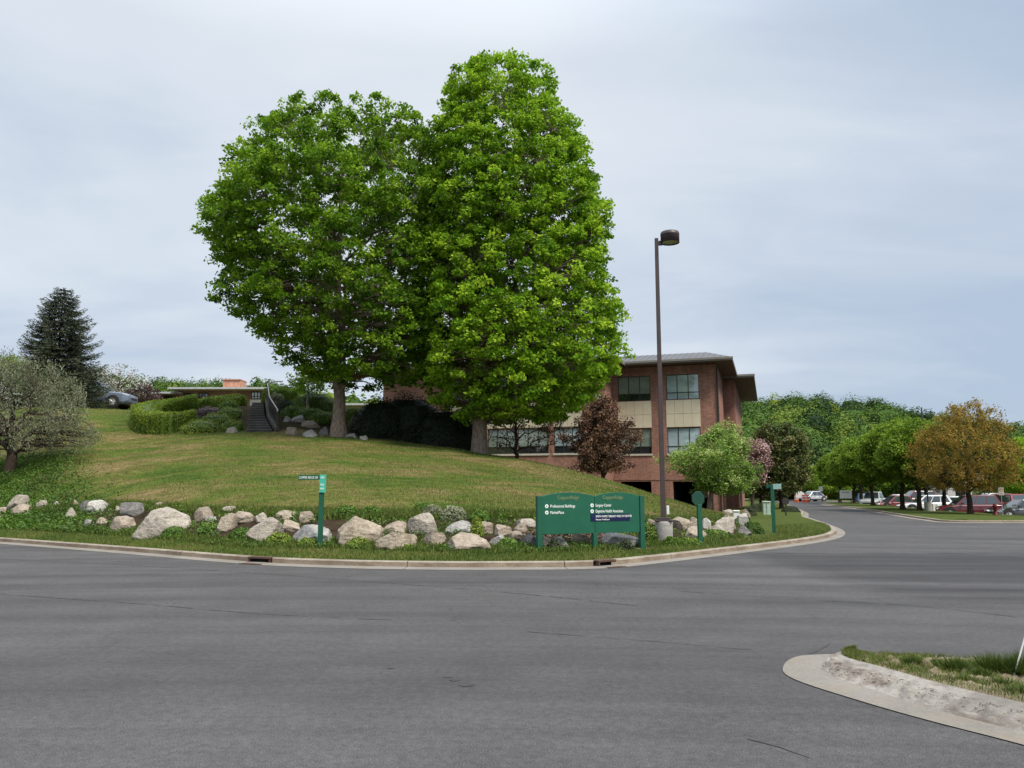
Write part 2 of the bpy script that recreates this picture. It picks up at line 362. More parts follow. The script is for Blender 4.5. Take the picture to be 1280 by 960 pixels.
TY = np.array([rowY(pr) for pr in PR]); TZ = np.array([peval(pr, y) for pr, y in zip(PR, TY)])
def H(x, y):
    t = x/max(y, 1e-3)
    if t >= T2: return ZK+.01
    f = np.interp(t, TG, np.arange(len(TG))); i = int(min(f, len(TG)-2)); a = f-i
    return float((1-a)*np.interp(y, TY[i], TZ[i])+a*np.interp(y, TY[i+1], TZ[i+1]))
def HIT(px, py, y0=15.0, y1=90.0, default=30.0):
    "where the line of sight through a pixel meets the hillside"
    y = y0
    while y < y1:
        q = P(px, py, y); t = q.x/q.y
        if q.y > Ynear(t)+.02 and q.z <= H(q.x, q.y): return Vector((q.x, q.y, H(q.x, q.y)))
        y += .06
    q = P(px, py, default); return Vector((q.x, q.y, H(q.x, q.y)))
def ON(px, Y):
    x = TT(px)*Y; return Vector((x, Y, H(x, Y)))

V = np.stack([TG[:, None]*TY, TY, TZ], -1)
nx_ = np.array([[noise.noise(Vector((a[0]*.25, a[1]*.25, 0)))*.10+noise.noise(Vector((a[0]*.9, a[1]*.9, 5)))*.03 for a in r] for r in V])
w = np.clip((TY-TY[:, :1])/6-.3, 0, 1); V[..., 2] += nx_*w; TZ = V[..., 2].copy()
mb = MB(); mb.grid(V)
# the flat nose of the kerbed lawn
tt = np.linspace(T2, TMAX, 40); rows = []
for t in tt:
    a, b = float(Ynear(t)), float(min(Yfar(t), 92)); rows.append([(t*y, y, ZK+.03*math.sin(math.pi*s)) for s, y in ((s, a+(b-a)*s) for s in np.linspace(0, 1, 24))])
mb.grid(np.array(rows))
ter = mb.build('lawn_hillside', M_LAWN, None, True); tag(ter, kind='structure')
allv = np.concatenate([V.reshape(-1, 3), np.array(rows).reshape(-1, 3)])
t_ = allv[:, 0]/allv[:, 1]; st = herm(t_); yv = st[:, 0, 0]; yr = st[:, 1, 0]; yk = Ynear(t_)
verge = (allv[:, 1] < yv+.3).astype(float); verge[t_ > TT(935)] = 1
sm = lambda a, b, x: np.clip((x-a)/(b-a), 0, 1)
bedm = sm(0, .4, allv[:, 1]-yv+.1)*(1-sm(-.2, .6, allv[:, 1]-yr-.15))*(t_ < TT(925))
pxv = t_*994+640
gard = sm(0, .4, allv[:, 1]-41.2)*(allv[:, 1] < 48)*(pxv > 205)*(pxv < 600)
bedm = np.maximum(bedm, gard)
cov = (1-sm(70, 190, pxv+45+(allv[:, 1]-28)*4))*sm(0, .5, allv[:, 1]-yv)*(1-sm(0, 2, allv[:, 1]-37.5))
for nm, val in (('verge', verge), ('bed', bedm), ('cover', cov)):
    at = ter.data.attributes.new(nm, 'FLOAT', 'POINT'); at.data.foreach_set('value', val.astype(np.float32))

# ---------------------------------------------------------------- roads
far_r = [(26.0, 40.6)]
RK = [tuple(PG(a, b, .12))[:2] for a, b in ((1197, 650.3), (1165, 647.6), (1137, 643.8), (1078, 634.9), (1030, 628.6))]
RKC = catmull([(140, 39.5), (90, 39.8), (60, 39.9), (36, 39.9), (27, 40.2)]+RK+[(45, 104), (44, 125), (36, 145)], 8)
mb = MB(); poly = [(-160, -60), (160, -60)]+[tuple(q) for q in RKC]+[(-10, 170), (-160, 170)]
mb.add([(a, b, 0) for a, b in poly], [tuple(range(len(poly)))])
tag(mb.build('road', M_ASPH), kind='structure')
mb = MB(); mb.grid(np.array([[(8, 36, -.42), (400, 36, -.42)], [(8, 220, -.42), (400, 220, -.42)]])); tag(mb.build('parking_lot', M_ASPH), kind='structure')
mb = MB(); mb.grid(np.array([[(x, y, -.55) for x in np.linspace(-2500, 2500, 12)] for y in np.linspace(-600, 3500, 12)])); tag(mb.build('ground', M_FARG), kind='structure')

def offset(pl, d):
    pl = np.asarray(pl); tg = np.gradient(pl, axis=0); tg /= np.linalg.norm(tg, axis=1)[:, None]; nrm = np.stack([tg[:, 1], -tg[:, 0]], -1)
    return pl+nrm*d
# strip of grass between the road and the car park
SO = [0, 1, 4, 6.5, 9, 12.5]; SZ = [.12, .15, .12, .02, -.14, -.40]
rows = np.array([np.column_stack([offset(RKC, d), np.full(len(RKC), z)]) for d, z in zip(SO, SZ)])
mbs = MB(); mbs.grid(rows.transpose(1, 0, 2)[:, ::1]); so = mbs.build('verge_strip', M_LAWN, None, True); tag(so, kind='structure')
at = so.data.attributes.new('verge', 'FLOAT', 'POINT'); at.data.foreach_set('value', np.ones(len(so.data.vertices), dtype=np.float32))
for nm in ('bed', 'cover'): so.data.attributes.new(nm, 'FLOAT', 'POINT')
def HS(x, y):
    d = np.min(np.hypot(RKC[:, 0]-x, RKC[:, 1]-y)); return float(np.interp(d, SO, SZ))

# kerbs: top, stained face, gutter pan; in cast lengths with open joints and drain inlets left out
def resample(pl, step):
    pl = np.asarray(pl); s = np.concatenate([[0], np.cumsum(np.linalg.norm(np.diff(pl, axis=0), axis=1))]); q = np.arange(0, s[-1], step)
    return np.column_stack([np.interp(q, s, pl[:, 0]), np.interp(q, s, pl[:, 1])])
DR = [(PG(317, 695, ZK), PG(344.5, 696, ZK)), (PG(740.5, 700.2, ZK), PG(762, 698.5, ZK))]
def kerb(pl, side, name, gut=.32, zt=ZK, skips=()):
    pl = resample(pl, .3); mb = MB()
    offs = [0, .14, .17, .17+.012, .17+gut]; zs = [zt, zt, zt-.02, .03, .006]
    L = [offset(pl, side*d) for d in offs]
    R_ = [np.column_stack([a, np.full(len(a), z)]) for a, z in zip(L, zs)]
    n = len(pl); seg = 11
    for i in range(0, n-1, seg):
        j = min(i+seg, n-1)
        for c, mt in ((0, 0), (1, 0), (2, 1), (3, 2)):
            A = R_[c][i:j+1].copy(); B = R_[c+1][i:j+1].copy()
            d = (A[-1]-A[-2]); d = d/np.linalg.norm(d)*.014; A[-1] -= d; B[-1] -= d
            ok = np.ones(len(A), bool)
            if c < 3:
                for (s0, s1) in skips:
                    m = (A[:, 0] > s0.x) & (A[:, 0] < s1.x) & (A[:, 1] < 40)
                    ok &= ~m
            k0 = 0
            while k0 < len(A)-1:
                if ok[k0] or ok[k0+1]:
                    a0, a1, b0, b1 = A[k0], A[k0+1], B[k0], B[k0+1]
                    if not ok[k0] or not ok[k0+1]:
                        # trim exactly to the inlet edge
                        xs = [s.x for sk in skips for s in sk]; xe = min(xs, key=lambda q: abs(q-(a0[0]+a1[0])/2)); f = np.clip((xe-a0[0])/(a1[0]-a0[0]+1e-9), 0, 1)
                        am, bm_ = a0+(a1-a0)*f, b0+(b1-b0)*f
                        if ok[k0]: a1, b1 = am, bm_
                        else: a0, b0 = am, bm_
                    mb.add([a0, a1, b1, b0], np.array([(0, 1, 2, 3)]), mt)
                k0 += 1
    return tag(mb.build(name, [M_KERB, M_KFACE, M_GUTTER]), kind='structure')
kerb(KERB, 1, 'kerb', skips=DR)
kerb(RKC, -1, 'kerb_car_park_side', gut=.35, zt=.12)

# worn seams and cracks on the carriageway
mb = MB(); rs = np.random.RandomState(5)
def crack(pts, wd, z=.004):
    c = catmull([tuple(PG(a, b)) for a, b in pts], 12)[:, :2]; c = resample(c, .12)
    if len(c) < 3: return
    c[:, 1] += np.cumsum(rs.normal(0, .006, len(c))); ww = wd*np.clip(rs.normal(1, .45, len(c)), .15, 2)
    a = offset(c, 1)-c; A = np.column_stack([c+a*ww[:, None]/2, np.full(len(c), z)]); B = np.column_stack([c-a*ww[:, None]/2, np.full(len(c), z)])
    keep = rs.rand(len(c)) > .12
    for i in range(len(c)-1):
        if keep[i]: mb.add([A[i], A[i+1], B[i+1], B[i]], np.array([(0, 1, 2, 3)]))
crack([(0, 699), (150, 706), (320, 717), (480, 729), (640, 742), (800, 758)], .022)
crack([(0, 743), (180, 756), (330, 768), (500, 776)], .02)
crack([(640, 722), (760, 731), (870, 738)], .018)
crack([(660, 790), (800, 800), (940, 812)], .014)
crack([(850, 739), (1000, 750), (1140, 758), (1279, 773)], .018)
crack([(996, 688.5), (1100, 691), (1279, 697)], .05)
crack([(1003, 820), (1022, 814), (1040, 803)], .02)
crack([(935, 925), (975, 936), (1005, 947), (1040, 955)], .012)
for (a, b, r) in ((560, 846, .035), (568, 850, .04), (583, 856, .06), (488, 835, .03)):
    q = PG(a, b, .004); mb.add([(q.x+r*1.2*math.cos(t), q.y+r*.8*math.sin(t)*(1+.3*math.sin(3*t)), .004) for t in np.arange(10)/10*6.283], [tuple(range(10))])
tag(mb.build('road_cracks', M_TAR), kind='structure')

# ---------------------------------------------------------------- traffic island, bottom right
def gp(l): return catmull([tuple(PG(a, b, 0)) for a, b in l], 6)[:, :2]
I_out = gp([(1067, 818.5), (1001, 820.5), (979, 834), (993, 850), (1083, 879.5), (1166, 903), (1280, 932.6), (1420, 973), (1700, 1060)])
I_in = gp([(1068, 821), (1040, 826), (1027, 837.5), (1049, 850), (1099, 866.5), (1166, 888), (1280, 918), (1420, 957), (1700, 1040)])
I_top = gp([(1069, 822), (1050, 827), (1042, 834), (1062, 843), (1110, 856), (1172, 875.5), (1280, 903), (1420, 940), (1700, 1018)])
I_bk = gp([(1071, 822.2), (1058, 826), (1054, 832), (1070, 839), (1116, 852), (1176, 870), (1280, 896), (1420, 931), (1700, 1004)])
m = len(I_out)
up = gp([(1072, 819.5), (1080, 819), (1090, 819), (1100, 819.2), (1150, 821), (1205, 824), (1280, 829), (1500, 838), (1900, 850)])
def zz_(a, z, amp=0):
    zc = np.full(len(a), z)
    if amp: zc = zc+np.array([noise.noise(Vector((q[0]*3, q[1]*3, 1)))*amp for q in a])
    return np.column_stack([a, zc])
def blend(A, B, za, zb, n, amp, sharp=1):
    rows = []
    for i in range(n+1):
        s = i/n; q = A*(1-s)+B*s
        r = zz_(q, za+(zb-za)*s**sharp); am = amp*math.sin(math.pi*s) if amp else 0
        if am: r[:, 2] += [noise.noise(Vector((c[0]*9, c[1]*9, 2)))*am+noise.noise(Vector((c[0]*28, c[1]*28, 2)))*am*.6 for c in q]
        rows.append(r)
    return np.array(rows).transpose(1, 0, 2)
def dens(a): return resample_n(a, 220)
def resample_n(pl, n):
    s = np.linspace(0, len(pl)-1, n); i = np.arange(len(pl)); return np.column_stack([np.interp(s, i, pl[:, 0]), np.interp(s, i, pl[:, 1])])
I_out, I_in, I_top, I_bk, up = map(dens, (I_out, I_in, I_top, I_bk, up))
mb = MB(); mb.grid(blend(I_out, I_in, .008, .012, 2, 0))
tag(mb.build('traffic_island_gutter', M_GUTTER), kind='structure')
mb = MB(); mb.grid(blend(I_in, I_top, .012, .085, 12, .05, .8)); mb.grid(blend(I_top, I_bk, .085, .10, 10, .02))
tag(mb.build('traffic_island_kerb', M_ROUGH, None, True), kind='structure')
mb = MB(); mb.grid(blend(I_bk, up, .10, .012, 12, .06))
tag(mb.build('traffic_island', M_DIRT, None, True), kind='structure')
# ---------------------------------------------------------------- foliage
def leafquads(rng, C, size, up=.5, droop=0.0, asp=.62, tint=None, fold=.25, out=None):
    "one folded four-cornered leaf per centre"
    n = len(C); nr = rng.normal(size=(n, 3)); nr[:, 2] = np.abs(nr[:, 2])*.6+up
    if out is not None: nr += out
    nr /= np.linalg.norm(nr, axis=1)[:, None]+1e-9
    d = rng.normal(size=(n, 3)); d -= (d*nr).sum(1)[:, None]*nr; d /= np.linalg.norm(d, axis=1)[:, None]+1e-9
    d[:, 2] -= droop; s = np.cross(nr, d); s /= np.linalg.norm(s, axis=1)[:, None]+1e-9
    L = (size*rng.uniform(.65, 1.25, n))[:, None]
    a = C-d*L*.5; b = C+d*L*.5; m = C+nr*L*fold*-.3
    q = np.stack([a, m+s*L*asp*.5+nr*L*.12, b, m-s*L*asp*.5+nr*L*.12], 1).reshape(-1, 3)
    f = np.arange(4*n).reshape(n, 4)
    t = rng.uniform(.2, .8, n) if tint is None else np.clip(tint, 0, 1)
    return q, f, np.repeat(t, 4)

def wig(rng, a, b, n=5, amp=.08, sag=0.0):
    a, b = np.array(a, float), np.array(b, float); s = np.linspace(0, 1, n)[:, None]; L = np.linalg.norm(b-a)
    p = a+(b-a)*s; j = rng.normal(0, amp*L/n**.5, (n, 3)); j[0] = 0; j[-1] = 0; p += j; p[:, 2] += (np.sin(s[:, 0]*math.pi)*sag*L); return p

def tree(name, base, rows, mats, label, cat='tree', group=None, clumps=700, per=60, leaf=.2, csize=.6, trunk_r=.3, trunk_top=.75, limbs=16, seed=1,
         depth=1.0, lump=.14, shell=.45, up=.5, droop=0., flat=.6, trunk_x=0., twig_r=.012, fork=.2, lean=0., colors=(.5, .22), lumpf=.55, bark_sides=9, leafout=0., flare=1.35, asp=.62):
    """rows: (height, x_left, x_right) of the crown outline relative to the base"""
    rng = np.random.RandomState(seed); rows = np.array(rows, float); hz = rows[:, 0]; cxr = (rows[:, 1]+rows[:, 2])/2; rr = (rows[:, 2]-rows[:, 1])/2
    z0, z1 = hz.min(), hz.max()
    # clump centres through the crown, denser towards the outside
    zs = np.linspace(z0, z1, 200); ar = np.interp(zs, hz, rr)**1.3+.02; cdf = np.cumsum(ar); cdf /= cdf[-1]
    z = np.interp(rng.rand(clumps), cdf, zs); ph = rng.rand(clumps)*2*math.pi
    rho = np.where(rng.rand(clumps) < shell, rng.uniform(.84, 1.07, clumps), np.sqrt(rng.uniform(.06, .9, clumps)))
    lm = np.array([noise.noise(Vector((math.cos(a)*1.6+seed*7.1, math.sin(a)*1.6, b*lumpf)))+.5*noise.noise(Vector((math.cos(a)*4+seed, math.sin(a)*4, b*lumpf*2.4))) for a, b in zip(ph, z)])
    r = np.interp(z, hz, rr)*(1+lump*lm-lump*.25); c0 = np.interp(z, hz, cxr)
    C = np.column_stack([c0+rho*r*np.cos(ph), rho*r*np.sin(ph)*depth, z])
    C[:, 2] += (1-rho)*0; inn = C[:, 2] < z0; C[inn, 2] = z0
    T = thing(name, base, 0, label, cat, group)
    tk = MB(); top = z0+(z1-z0)*trunk_top
    cxa = float(np.interp(top, hz, cxr))
    tp = wig(rng, (trunk_x, 0, -.25), (cxa*.8+lean, 0, top), 12, .05); tp[:3, :2] = (trunk_x, 0)
    s = np.linspace(0, 1, 12); tr = trunk_r*(1-s)**.8+.03; tr[0] *= flare; tr[1] *= 1.02
    tp2 = catmull(tp, 3); tr2 = np.interp(np.linspace(0, 1, len(tp2)), s, tr); fl = np.clip(1-(tp2[:, 2]+.25)/(trunk_r*4), 0, 1); tr2 = tr2*(1+(flare-1)*.6*fl)
    tk.tube(tp2, tr2, bark_sides)
    nodes = [tp2[:, :]]; nrad = [tr2]
    lz = np.linspace(z0+(z1-z0)*.02 if fork is None else max(z0-.1*(z1-z0), z0*.75), top*.97, limbs)
    for i, h in enumerate(lz):
        a = i*2.4+rng.uniform(-.4, .4); k_ = np.argmin(abs(tp2[:, 2]-h)); b0 = tp2[k_]
        he = h+(z1-h)*rng.uniform(.22, .42)+.1*(z1-z0)*rng.rand(); he = min(he, z1*.95)
        re = np.interp(he, hz, rr)*.72; e = (np.interp(he, hz, cxr)+re*math.cos(a), re*math.sin(a)*depth, he)
        q = wig(rng, b0, e, 7, .10, .08); q = catmull(q, 2); rad = np.linspace(tr2[k_]*.5, .02, len(q)); tk.tube(q, rad, 6, cap=False); nodes.append(q); nrad.append(rad)
    nd = np.concatenate(nodes); nr_ = np.concatenate(nrad)
    for c in C[rng.rand(clumps) < .8]:
        d = np.linalg.norm(nd-c, axis=1)+np.clip(nd[:, 2]-c[2], 0, 9)*1.2; j = int(np.argmin(d))
        if d[j] < .1: continue
        tk.tube(wig(rng, nd[j], c, 4, .1, .06), np.linspace(min(nr_[j]*.6, .045)*max(1, twig_r/.012*.8), twig_r*.6, 4), 3, cap=False)
    tk.build('trunk', mats[1], T, True)
    # leaves
    ct_ = colors[0]+rng.normal(0, colors[1], clumps)
    idx = np.repeat(np.arange(clumps), per); n = len(idx); cz = csize*rng.uniform(.6, 1.25, clumps)
    off = rng.normal(size=(n, 3)); off /= np.linalg.norm(off, axis=1)[:, None]; off *= (rng.rand(n)**.45)[:, None]; off[:, 2] *= flat
    L = C[idx]+off*cz[idx][:, None]; L[:, 2] -= (off[:, 0]**2+off[:, 1]**2)*cz[idx]*.35
    ovec = off*leafout
    q, f, t = leafquads(rng, L, leaf, up, droop, asp, ct_[idx]+rng.normal(0, .12, n), out=ovec)
    cr_ = MB(); cr_.add(q, f, 0, t); cr_.build('crown', mats[0], T)
    return T

def rowsfrom(base, Y, tab):
    "crown outline measured on the photo -> metres about the base"
    o = []
    for py, l, r in tab:
        a, b = P(l, py, Y), P(r, py, Y); o.append((a.z-base.z, a.x-base.x, b.x-base.x))
    return sorted(o)

def ell(h0, h1, w, n=9, skew=.45, xo=0):
    o = []
    for i in range(n):
        s = i/(n-1); r = math.sin(math.pi*s**(math.log(.5)/math.log(skew)))**.6 if 0 < s < 1 else .12; o.append((h0+(h1-h0)*s, xo-w/2*r, xo+w/2*r))
    return o

BARK = barkmat('grey_brown_bark', (.085, .060, .045), (.33, .26, .21)); BARKD = barkmat('dark_bark', (.025, .018, .014), (.085, .065, .05)); BARKL = barkmat('pale_bark', (.16, .14, .12), (.36, .33, .28))
L_MAPLE = leafmat('maple_leaf', (.034, .092, .006), (.132, .255, .013), (.29, .43, .032), .43, .8)
L_MAPLE2 = leafmat('maple_leaf_bright', (.048, .125, .006), (.190, .345, .016), (.40, .56, .040), .47, .8)
L_COPPER = leafmat('copper_leaf', (.030, .016, .012), (.095, .050, .030), (.20, .115, .060), .15)
L_PALE = leafmat('pale_green_leaf', (.05, .11, .016), (.17, .27, .045), (.38, .46, .15), .35)
L_PINK = leafmat('pink_blossom', (.14, .08, .06), (.38, .24, .23), (.62, .46, .45), .2)
L_OLIVE = leafmat('olive_purple_leaf', (.026, .042, .010), (.085, .105, .030), (.19, .165, .07), .25)
L_ROW = leafmat('row_tree_leaf', (.045, .105, .010), (.14, .225, .020), (.26, .35, .04), .38, .75)
L_ORANGE = leafmat('bronze_leaf', (.085, .070, .014), (.25, .155, .028), (.43, .255, .055), .4)
L_GREY = leafmat('grey_green_leaf', (.05, .058, .030), (.155, .165, .10), (.31, .315, .22), .35)
L_SPRUCE = leafmat('spruce_needle', (.018, .026, .016), (.052, .068, .042), (.12, .14, .09), .08)
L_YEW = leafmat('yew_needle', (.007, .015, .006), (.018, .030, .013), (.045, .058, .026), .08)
L_HEDGE = leafmat('hedge_leaf', (.028, .055, .006), (.12, .185, .018), (.27, .34, .035), .25)
L_COVER = leafmat('cover_leaf', (.026, .062, .008), (.09, .16, .016), (.22, .27, .04), .25)
L_FOREST = leafmat('forest_leaf', (.010, .032, .006), (.060, .122, .012), (.17, .225, .03), .2, .8)
L_BLOOM = leafmat('white_blossom', (.2, .21, .16), (.38, .38, .33), (.65, .64, .6), .2)
L_PURPLE = leafmat('purple_leaf', (.025, .012, .014), (.07, .04, .04), (.2, .14, .13), .15)
L_WEED = leafmat('weed_leaf', (.028, .065, .008), (.075, .15, .018), (.17, .25, .04), .25)

# two large maples on the crest
yb = 41.0; b = ON(421, yb)
rows = rowsfrom(b, yb, [(150, 352, 500), (158, 338, 545), (175, 318, 556), (198, 300, 560), (222, 290, 562), (250, 270, 567), (300, 264, 568), (345, 276, 568), (385, 290, 568), (410, 310, 563), (432, 335, 555), (452, 358, 550), (468, 380, 540), (480, 405, 515)])
tree('maple_tree', b, rows, (L_MAPLE, BARK), 'broad round-topped green maple, the left one of the two big trees on the hill crest', clumps=2700, per=52, leaf=.2, csize=.46, trunk_r=.31, limbs=22, seed=3, depth=.85, lump=.15, shell=.5, colors=(.47, .24), lumpf=.8, bark_sides=14)
yb = 39.5; b = ON(599, yb)
rows = rowsfrom(b, yb, [(77, 606, 650), (88, 580, 680), (108, 561, 696), (150, 548, 709), (200, 539, 736), (250, 535, 752), (300, 532, 763), (350, 528, 765), (390, 524, 775), (430, 525, 770), (465, 528, 766), (490, 539, 748), (510, 552, 728), (524, 585, 692)])
tree('maple_tree', b, rows, (L_MAPLE2, BARK), 'taller oval bright green maple, right one of the two, beside the brick building', clumps=3300, per=50, leaf=.2, csize=.44, trunk_r=.33, limbs=26, seed=8, depth=.85, lump=.14, shell=.5, colors=(.52, .24), lumpf=.8, bark_sides=14, flare=1.2)

# small trees near the building
b = ON(644, 42.5); tree('small_tree', b, [(.9, -1.6, 1.8), (1.6, -2.3, 2.6), (2.6, -2.5, 2.7), (3.6, -1.4, 1.4)], (L_COPPER, BARKD), 'low small tree with thin dark trunk and sparse spreading branches under the taller maple', clumps=110, per=26, leaf=.12, csize=.4, trunk_r=.1, limbs=9, seed=4, trunk_top=.6, twig_r=.016)
b = ON(752, 45.5); rows = rowsfrom(b, 45.5, [(498, 742, 762), (515, 728, 776), (530, 716, 788), (548, 704, 793), (562, 702, 796), (575, 712, 798), (586, 722, 785)])
tree('copper_tree', b, rows, (L_COPPER, BARKD), 'bushy copper-purple small tree standing against the brick building', clumps=330, per=62, leaf=.13, csize=.40, trunk_r=.12, limbs=16, seed=5, lump=.95, lumpf=.9, colors=(.5, .28), up=.2, flat=.8)
b = ON(886, 41.5); rows = rowsfrom(b, 41.5, [(531, 896, 912), (545, 872, 928), (560, 852, 938), (578, 840, 946), (592, 838, 950), (604, 850, 950), (612, 866, 938)])
tree('blossoming_pale_tree', b, rows, (L_PALE, BARK), 'small pale green tree with a spreading crown at the right corner of the brick building', clumps=380, per=58, leaf=.13, csize=.42, trunk_r=.11, limbs=15, seed=6, lump=.8, lumpf=.8, colors=(.5, .3), flat=.8)
b = ON(940, 60); rows = rowsfrom(b, 60, [(550, 930, 952), (563, 925, 957), (580, 924, 959), (594, 928, 956), (603, 932, 952)])
tree('pink_crabapple_tree', b, rows, (L_PINK, BARKD), 'pink blossoming crabapple behind the pale green tree', clumps=260, per=45, leaf=.18, csize=.5, trunk_r=.12, limbs=10, seed=7, lump=.3, colors=(.45, .3))
b = ON(976, 63); rows = rowsfrom(b, 63, [(527, 962, 985), (540, 945, 1000), (560, 938, 1008), (580, 935, 1008), (600, 940, 1004), (612, 948, 995)])
tree('olive_purple_tree', b, rows, (L_OLIVE, BARKD), 'dark olive and purple tree by the left edge of the far road', clumps=480, per=55, leaf=.2, csize=.6, trunk_r=.15, limbs=12, seed=9, lump=.25, colors=(.5, .3))
b = ON(950, 70); tree('dark_tree', b, ell(1.4, 5.5, 5.5), (L_OLIVE, BARKD), 'low dark tree with several slender trunks behind the green utility box', clumps=200, per=45, leaf=.2, csize=.6, trunk_r=.1, limbs=9, seed=19, lump=.2, colors=(.35, .2))

# row beside the car park
def strip_pt(px, Y): x = TT(px)*Y; return Vector((x, Y, HS(x, Y)))
b = strip_pt(1211, 51); rows = rowsfrom(b, 51, [(501, 1203, 1216), (512, 1178, 1232), (528, 1160, 1250), (548, 1149, 1262), (570, 1144, 1268), (590, 1146, 1268), (602, 1156, 1260), (610, 1172, 1245)])
tree('bronze_tree', b, rows, (L_ORANGE, BARKD), 'round bronze-orange tree, nearest of the row beside the car park', group='trees along the car park strip', clumps=820, per=34, leaf=.13, csize=.38, trunk_r=.15, limbs=20, seed=10, lump=.32, lumpf=.9, colors=(.5, .22), up=.1, flat=1, shell=.45, twig_r=.014)
gt = tree('green_row_tree', strip_pt(1148, 58), ell(2.0, 6.7, 5.4), (L_ROW, BARKD), 'green tree directly left of the bronze tree in the car park row', group='trees along the car park strip', clumps=620, per=50, leaf=.19, csize=.5, trunk_r=.15, limbs=14, seed=11, lump=.2, colors=(.5, .22))
for (px, Y, s, rz, lb) in ((1179, 61, .93, 1.2, 'green tree half hidden behind the bronze tree in the car park row'), (1127, 62, 1.05, 2.2, 'green tree behind the white crossover car in the car park row'),
                           (1158, 74, 1.05, 4.0, 'green tree standing second-row behind the grey concrete lamp base'), (1090, 76, 1.0, 5.1, 'green tree in front of the silver pickup in the car park row'),
                           (1076, 88, 1.1, .7, 'slim green tree just left of the silver pickup'), (1067, 92, 1.0, 3.0, 'green tree beside the white notice board'), (1049, 100, .95, 1.9, 'farthest green tree of the car park row, by the bend of the road')):
    dup(gt, strip_pt(px, Y), rz, (s, s, s), lb)
b = Vector((TT(1283)*74, 74, -.3)); tree('bright_tree', b, ell(.6, 6.8, 6.0, skew=.5), (L_MAPLE2, BARKD), 'bright green tree at the right edge of the picture behind the parked cars', clumps=420, per=50, leaf=.2, csize=.55, trunk_r=.15, limbs=10, seed=12, colors=(.6, .2))
for i, (px, Y, w_, h_, mt, lb) in enumerate(((1262, 84, 6, 3.2, L_OLIVE, 'dark rounded shrub behind the dark grey sedan'), (1235, 118, 12, 5, L_FOREST, 'low dark green tree behind the maroon car park cars'), (1195, 122, 13, 5.5, L_ROW, 'light green tree beyond the far end of the car park'),
        (1150, 126, 12, 6, L_FOREST, 'dark green tree beyond the white crossover car'), (1108, 128, 12, 6.5, L_ROW, 'mid green tree beyond the red car'), (1066, 126, 11, 6.5, L_FOREST, 'dark green tree behind the white notice board'), (1031, 122, 8, 6.2, L_ROW, 'bushy light green tree at the outside of the road bend'),
        (1010, 130, 9, 5.2, L_FOREST, 'dark bushy tree directly behind the orange barrels'), (988, 128, 8, 7.5, L_FOREST, 'dark green tree left of the orange barrels'), (962, 120, 9, 7, L_OLIVE, 'murky green tree behind the far left road edge'), (1290, 100, 10, 6.5, L_ROW, 'green tree behind the bright one at the right edge'))):
    tree('background_tree', Vector((TT(px)*Y, Y, -.5)), ell(.3, h_, w_, skew=.5), (mt, BARKD), lb, clumps=260, per=40, leaf=.34, csize=.8, trunk_r=.15, limbs=7, seed=30+i, lump=.25, colors=(.5, .25), group='trees beyond the car park')

# left side
b = HIT(13, 590); rows = rowsfrom(b, b.y, [(444, -55, 32), (455, -75, 62), (472, -85, 88), (492, -90, 112), (512, -90, 122), (530, -85, 124), (546, -75, 118), (560, -50, 100)])
tree('weeping_tree', b, rows, (L_GREY, BARKD), 'grey-green weeping tree with short dark trunk at the left edge of the lawn', clumps=800, per=42, leaf=.085, csize=.38, trunk_r=.23, limbs=18, seed=13, lump=.3, colors=(.5, .28), up=-.1, droop=.6, flat=1.3, twig_r=.016, trunk_top=.45, asp=.4, flare=1.2)
def spruce(base, h, w_, seed, label):
    rng = np.random.RandomState(seed); T = thing('spruce_tree', base, 0, label, 'tree'); tk = MB(); nd = MB()
    tk.tube([(0, 0, -.3), (0, 0, h*.5), (0, 0, h)], [.17, .1, .012], 7)
    CC = []; DD = []; TI = []
    z = .3
    while z < h*.995:
        s = 1-z/h; r = w_/2*min(1,s*1.02)**.62*rng.uniform(.85, 1.12)+.12; nb = int(7+5*s); a0 = rng.rand()*6.28
        for i in range(nb):
            a = a0+i*6.283/nb+rng.uniform(-.2, .2); L = r*rng.uniform(.78, 1.15); d = np.array([math.cos(a), math.sin(a), 0]); sd_ = np.array([-d[1], d[0], 0])
            n = max(5, int(L*14)); ss = np.linspace(.08, 1, n); pts = d*(ss*L)[:, None]; pts[:, 2] = z-.28*L*np.sin(ss*2.0)+.30*L*ss**2.2*(.4+.6*(1-s)); tk.tube(pts[[0, n//2, n-1]], [.025, .014, .005], 3, cap=False)
            tb = rng.normal(.5, .2)
            for p_, q_ in zip(pts, ss):
                tw = (1.02-q_)*L*.42+.12
                for sg in (-1, 1, 0):
                    m_ = max(2, int(tw*11)); u = np.linspace(.1, 1, m_)
                    dir_ = d*.75+sd_*sg*.9; dir_ /= np.linalg.norm(dir_)
                    pp = p_+dir_*(u*tw)[:, None]; pp[:, 2] -= u**1.5*tw*.18; CC.append(pp); DD.append(np.repeat([dir_], m_, 0)); TI.append(np.clip(tb+u*.25-.12+rng.normal(0, .1, m_), 0, 1))
        z += h*.028*(1+1.0*s)
    C = np.concatenate(CC); D = np.concatenate(DD); t = np.concatenate(TI); n = len(C)
    C = C+rng.normal(0, .03, (n, 3)); D = D+rng.normal(0, .35, (n, 3)); D[:, 2] += .15; D /= np.linalg.norm(D, axis=1)[:, None]; s_ = np.cross(D, rng.normal(size=(n, 3))); s_ /= np.linalg.norm(s_, axis=1)[:, None]
    L = rng.uniform(.11, .2, n)[:, None]; wq = .028
    q = np.stack([C-D*L*.3-s_*wq, C-D*L*.3+s_*wq, C+D*L*.7], 1).reshape(-1, 3)
    nd.add(q, np.arange(3*n).reshape(n, 3), 0, np.repeat(t, 3)); tk.build('trunk', BARKD, T, True); nd.build('crown', L_SPRUCE, T); return T
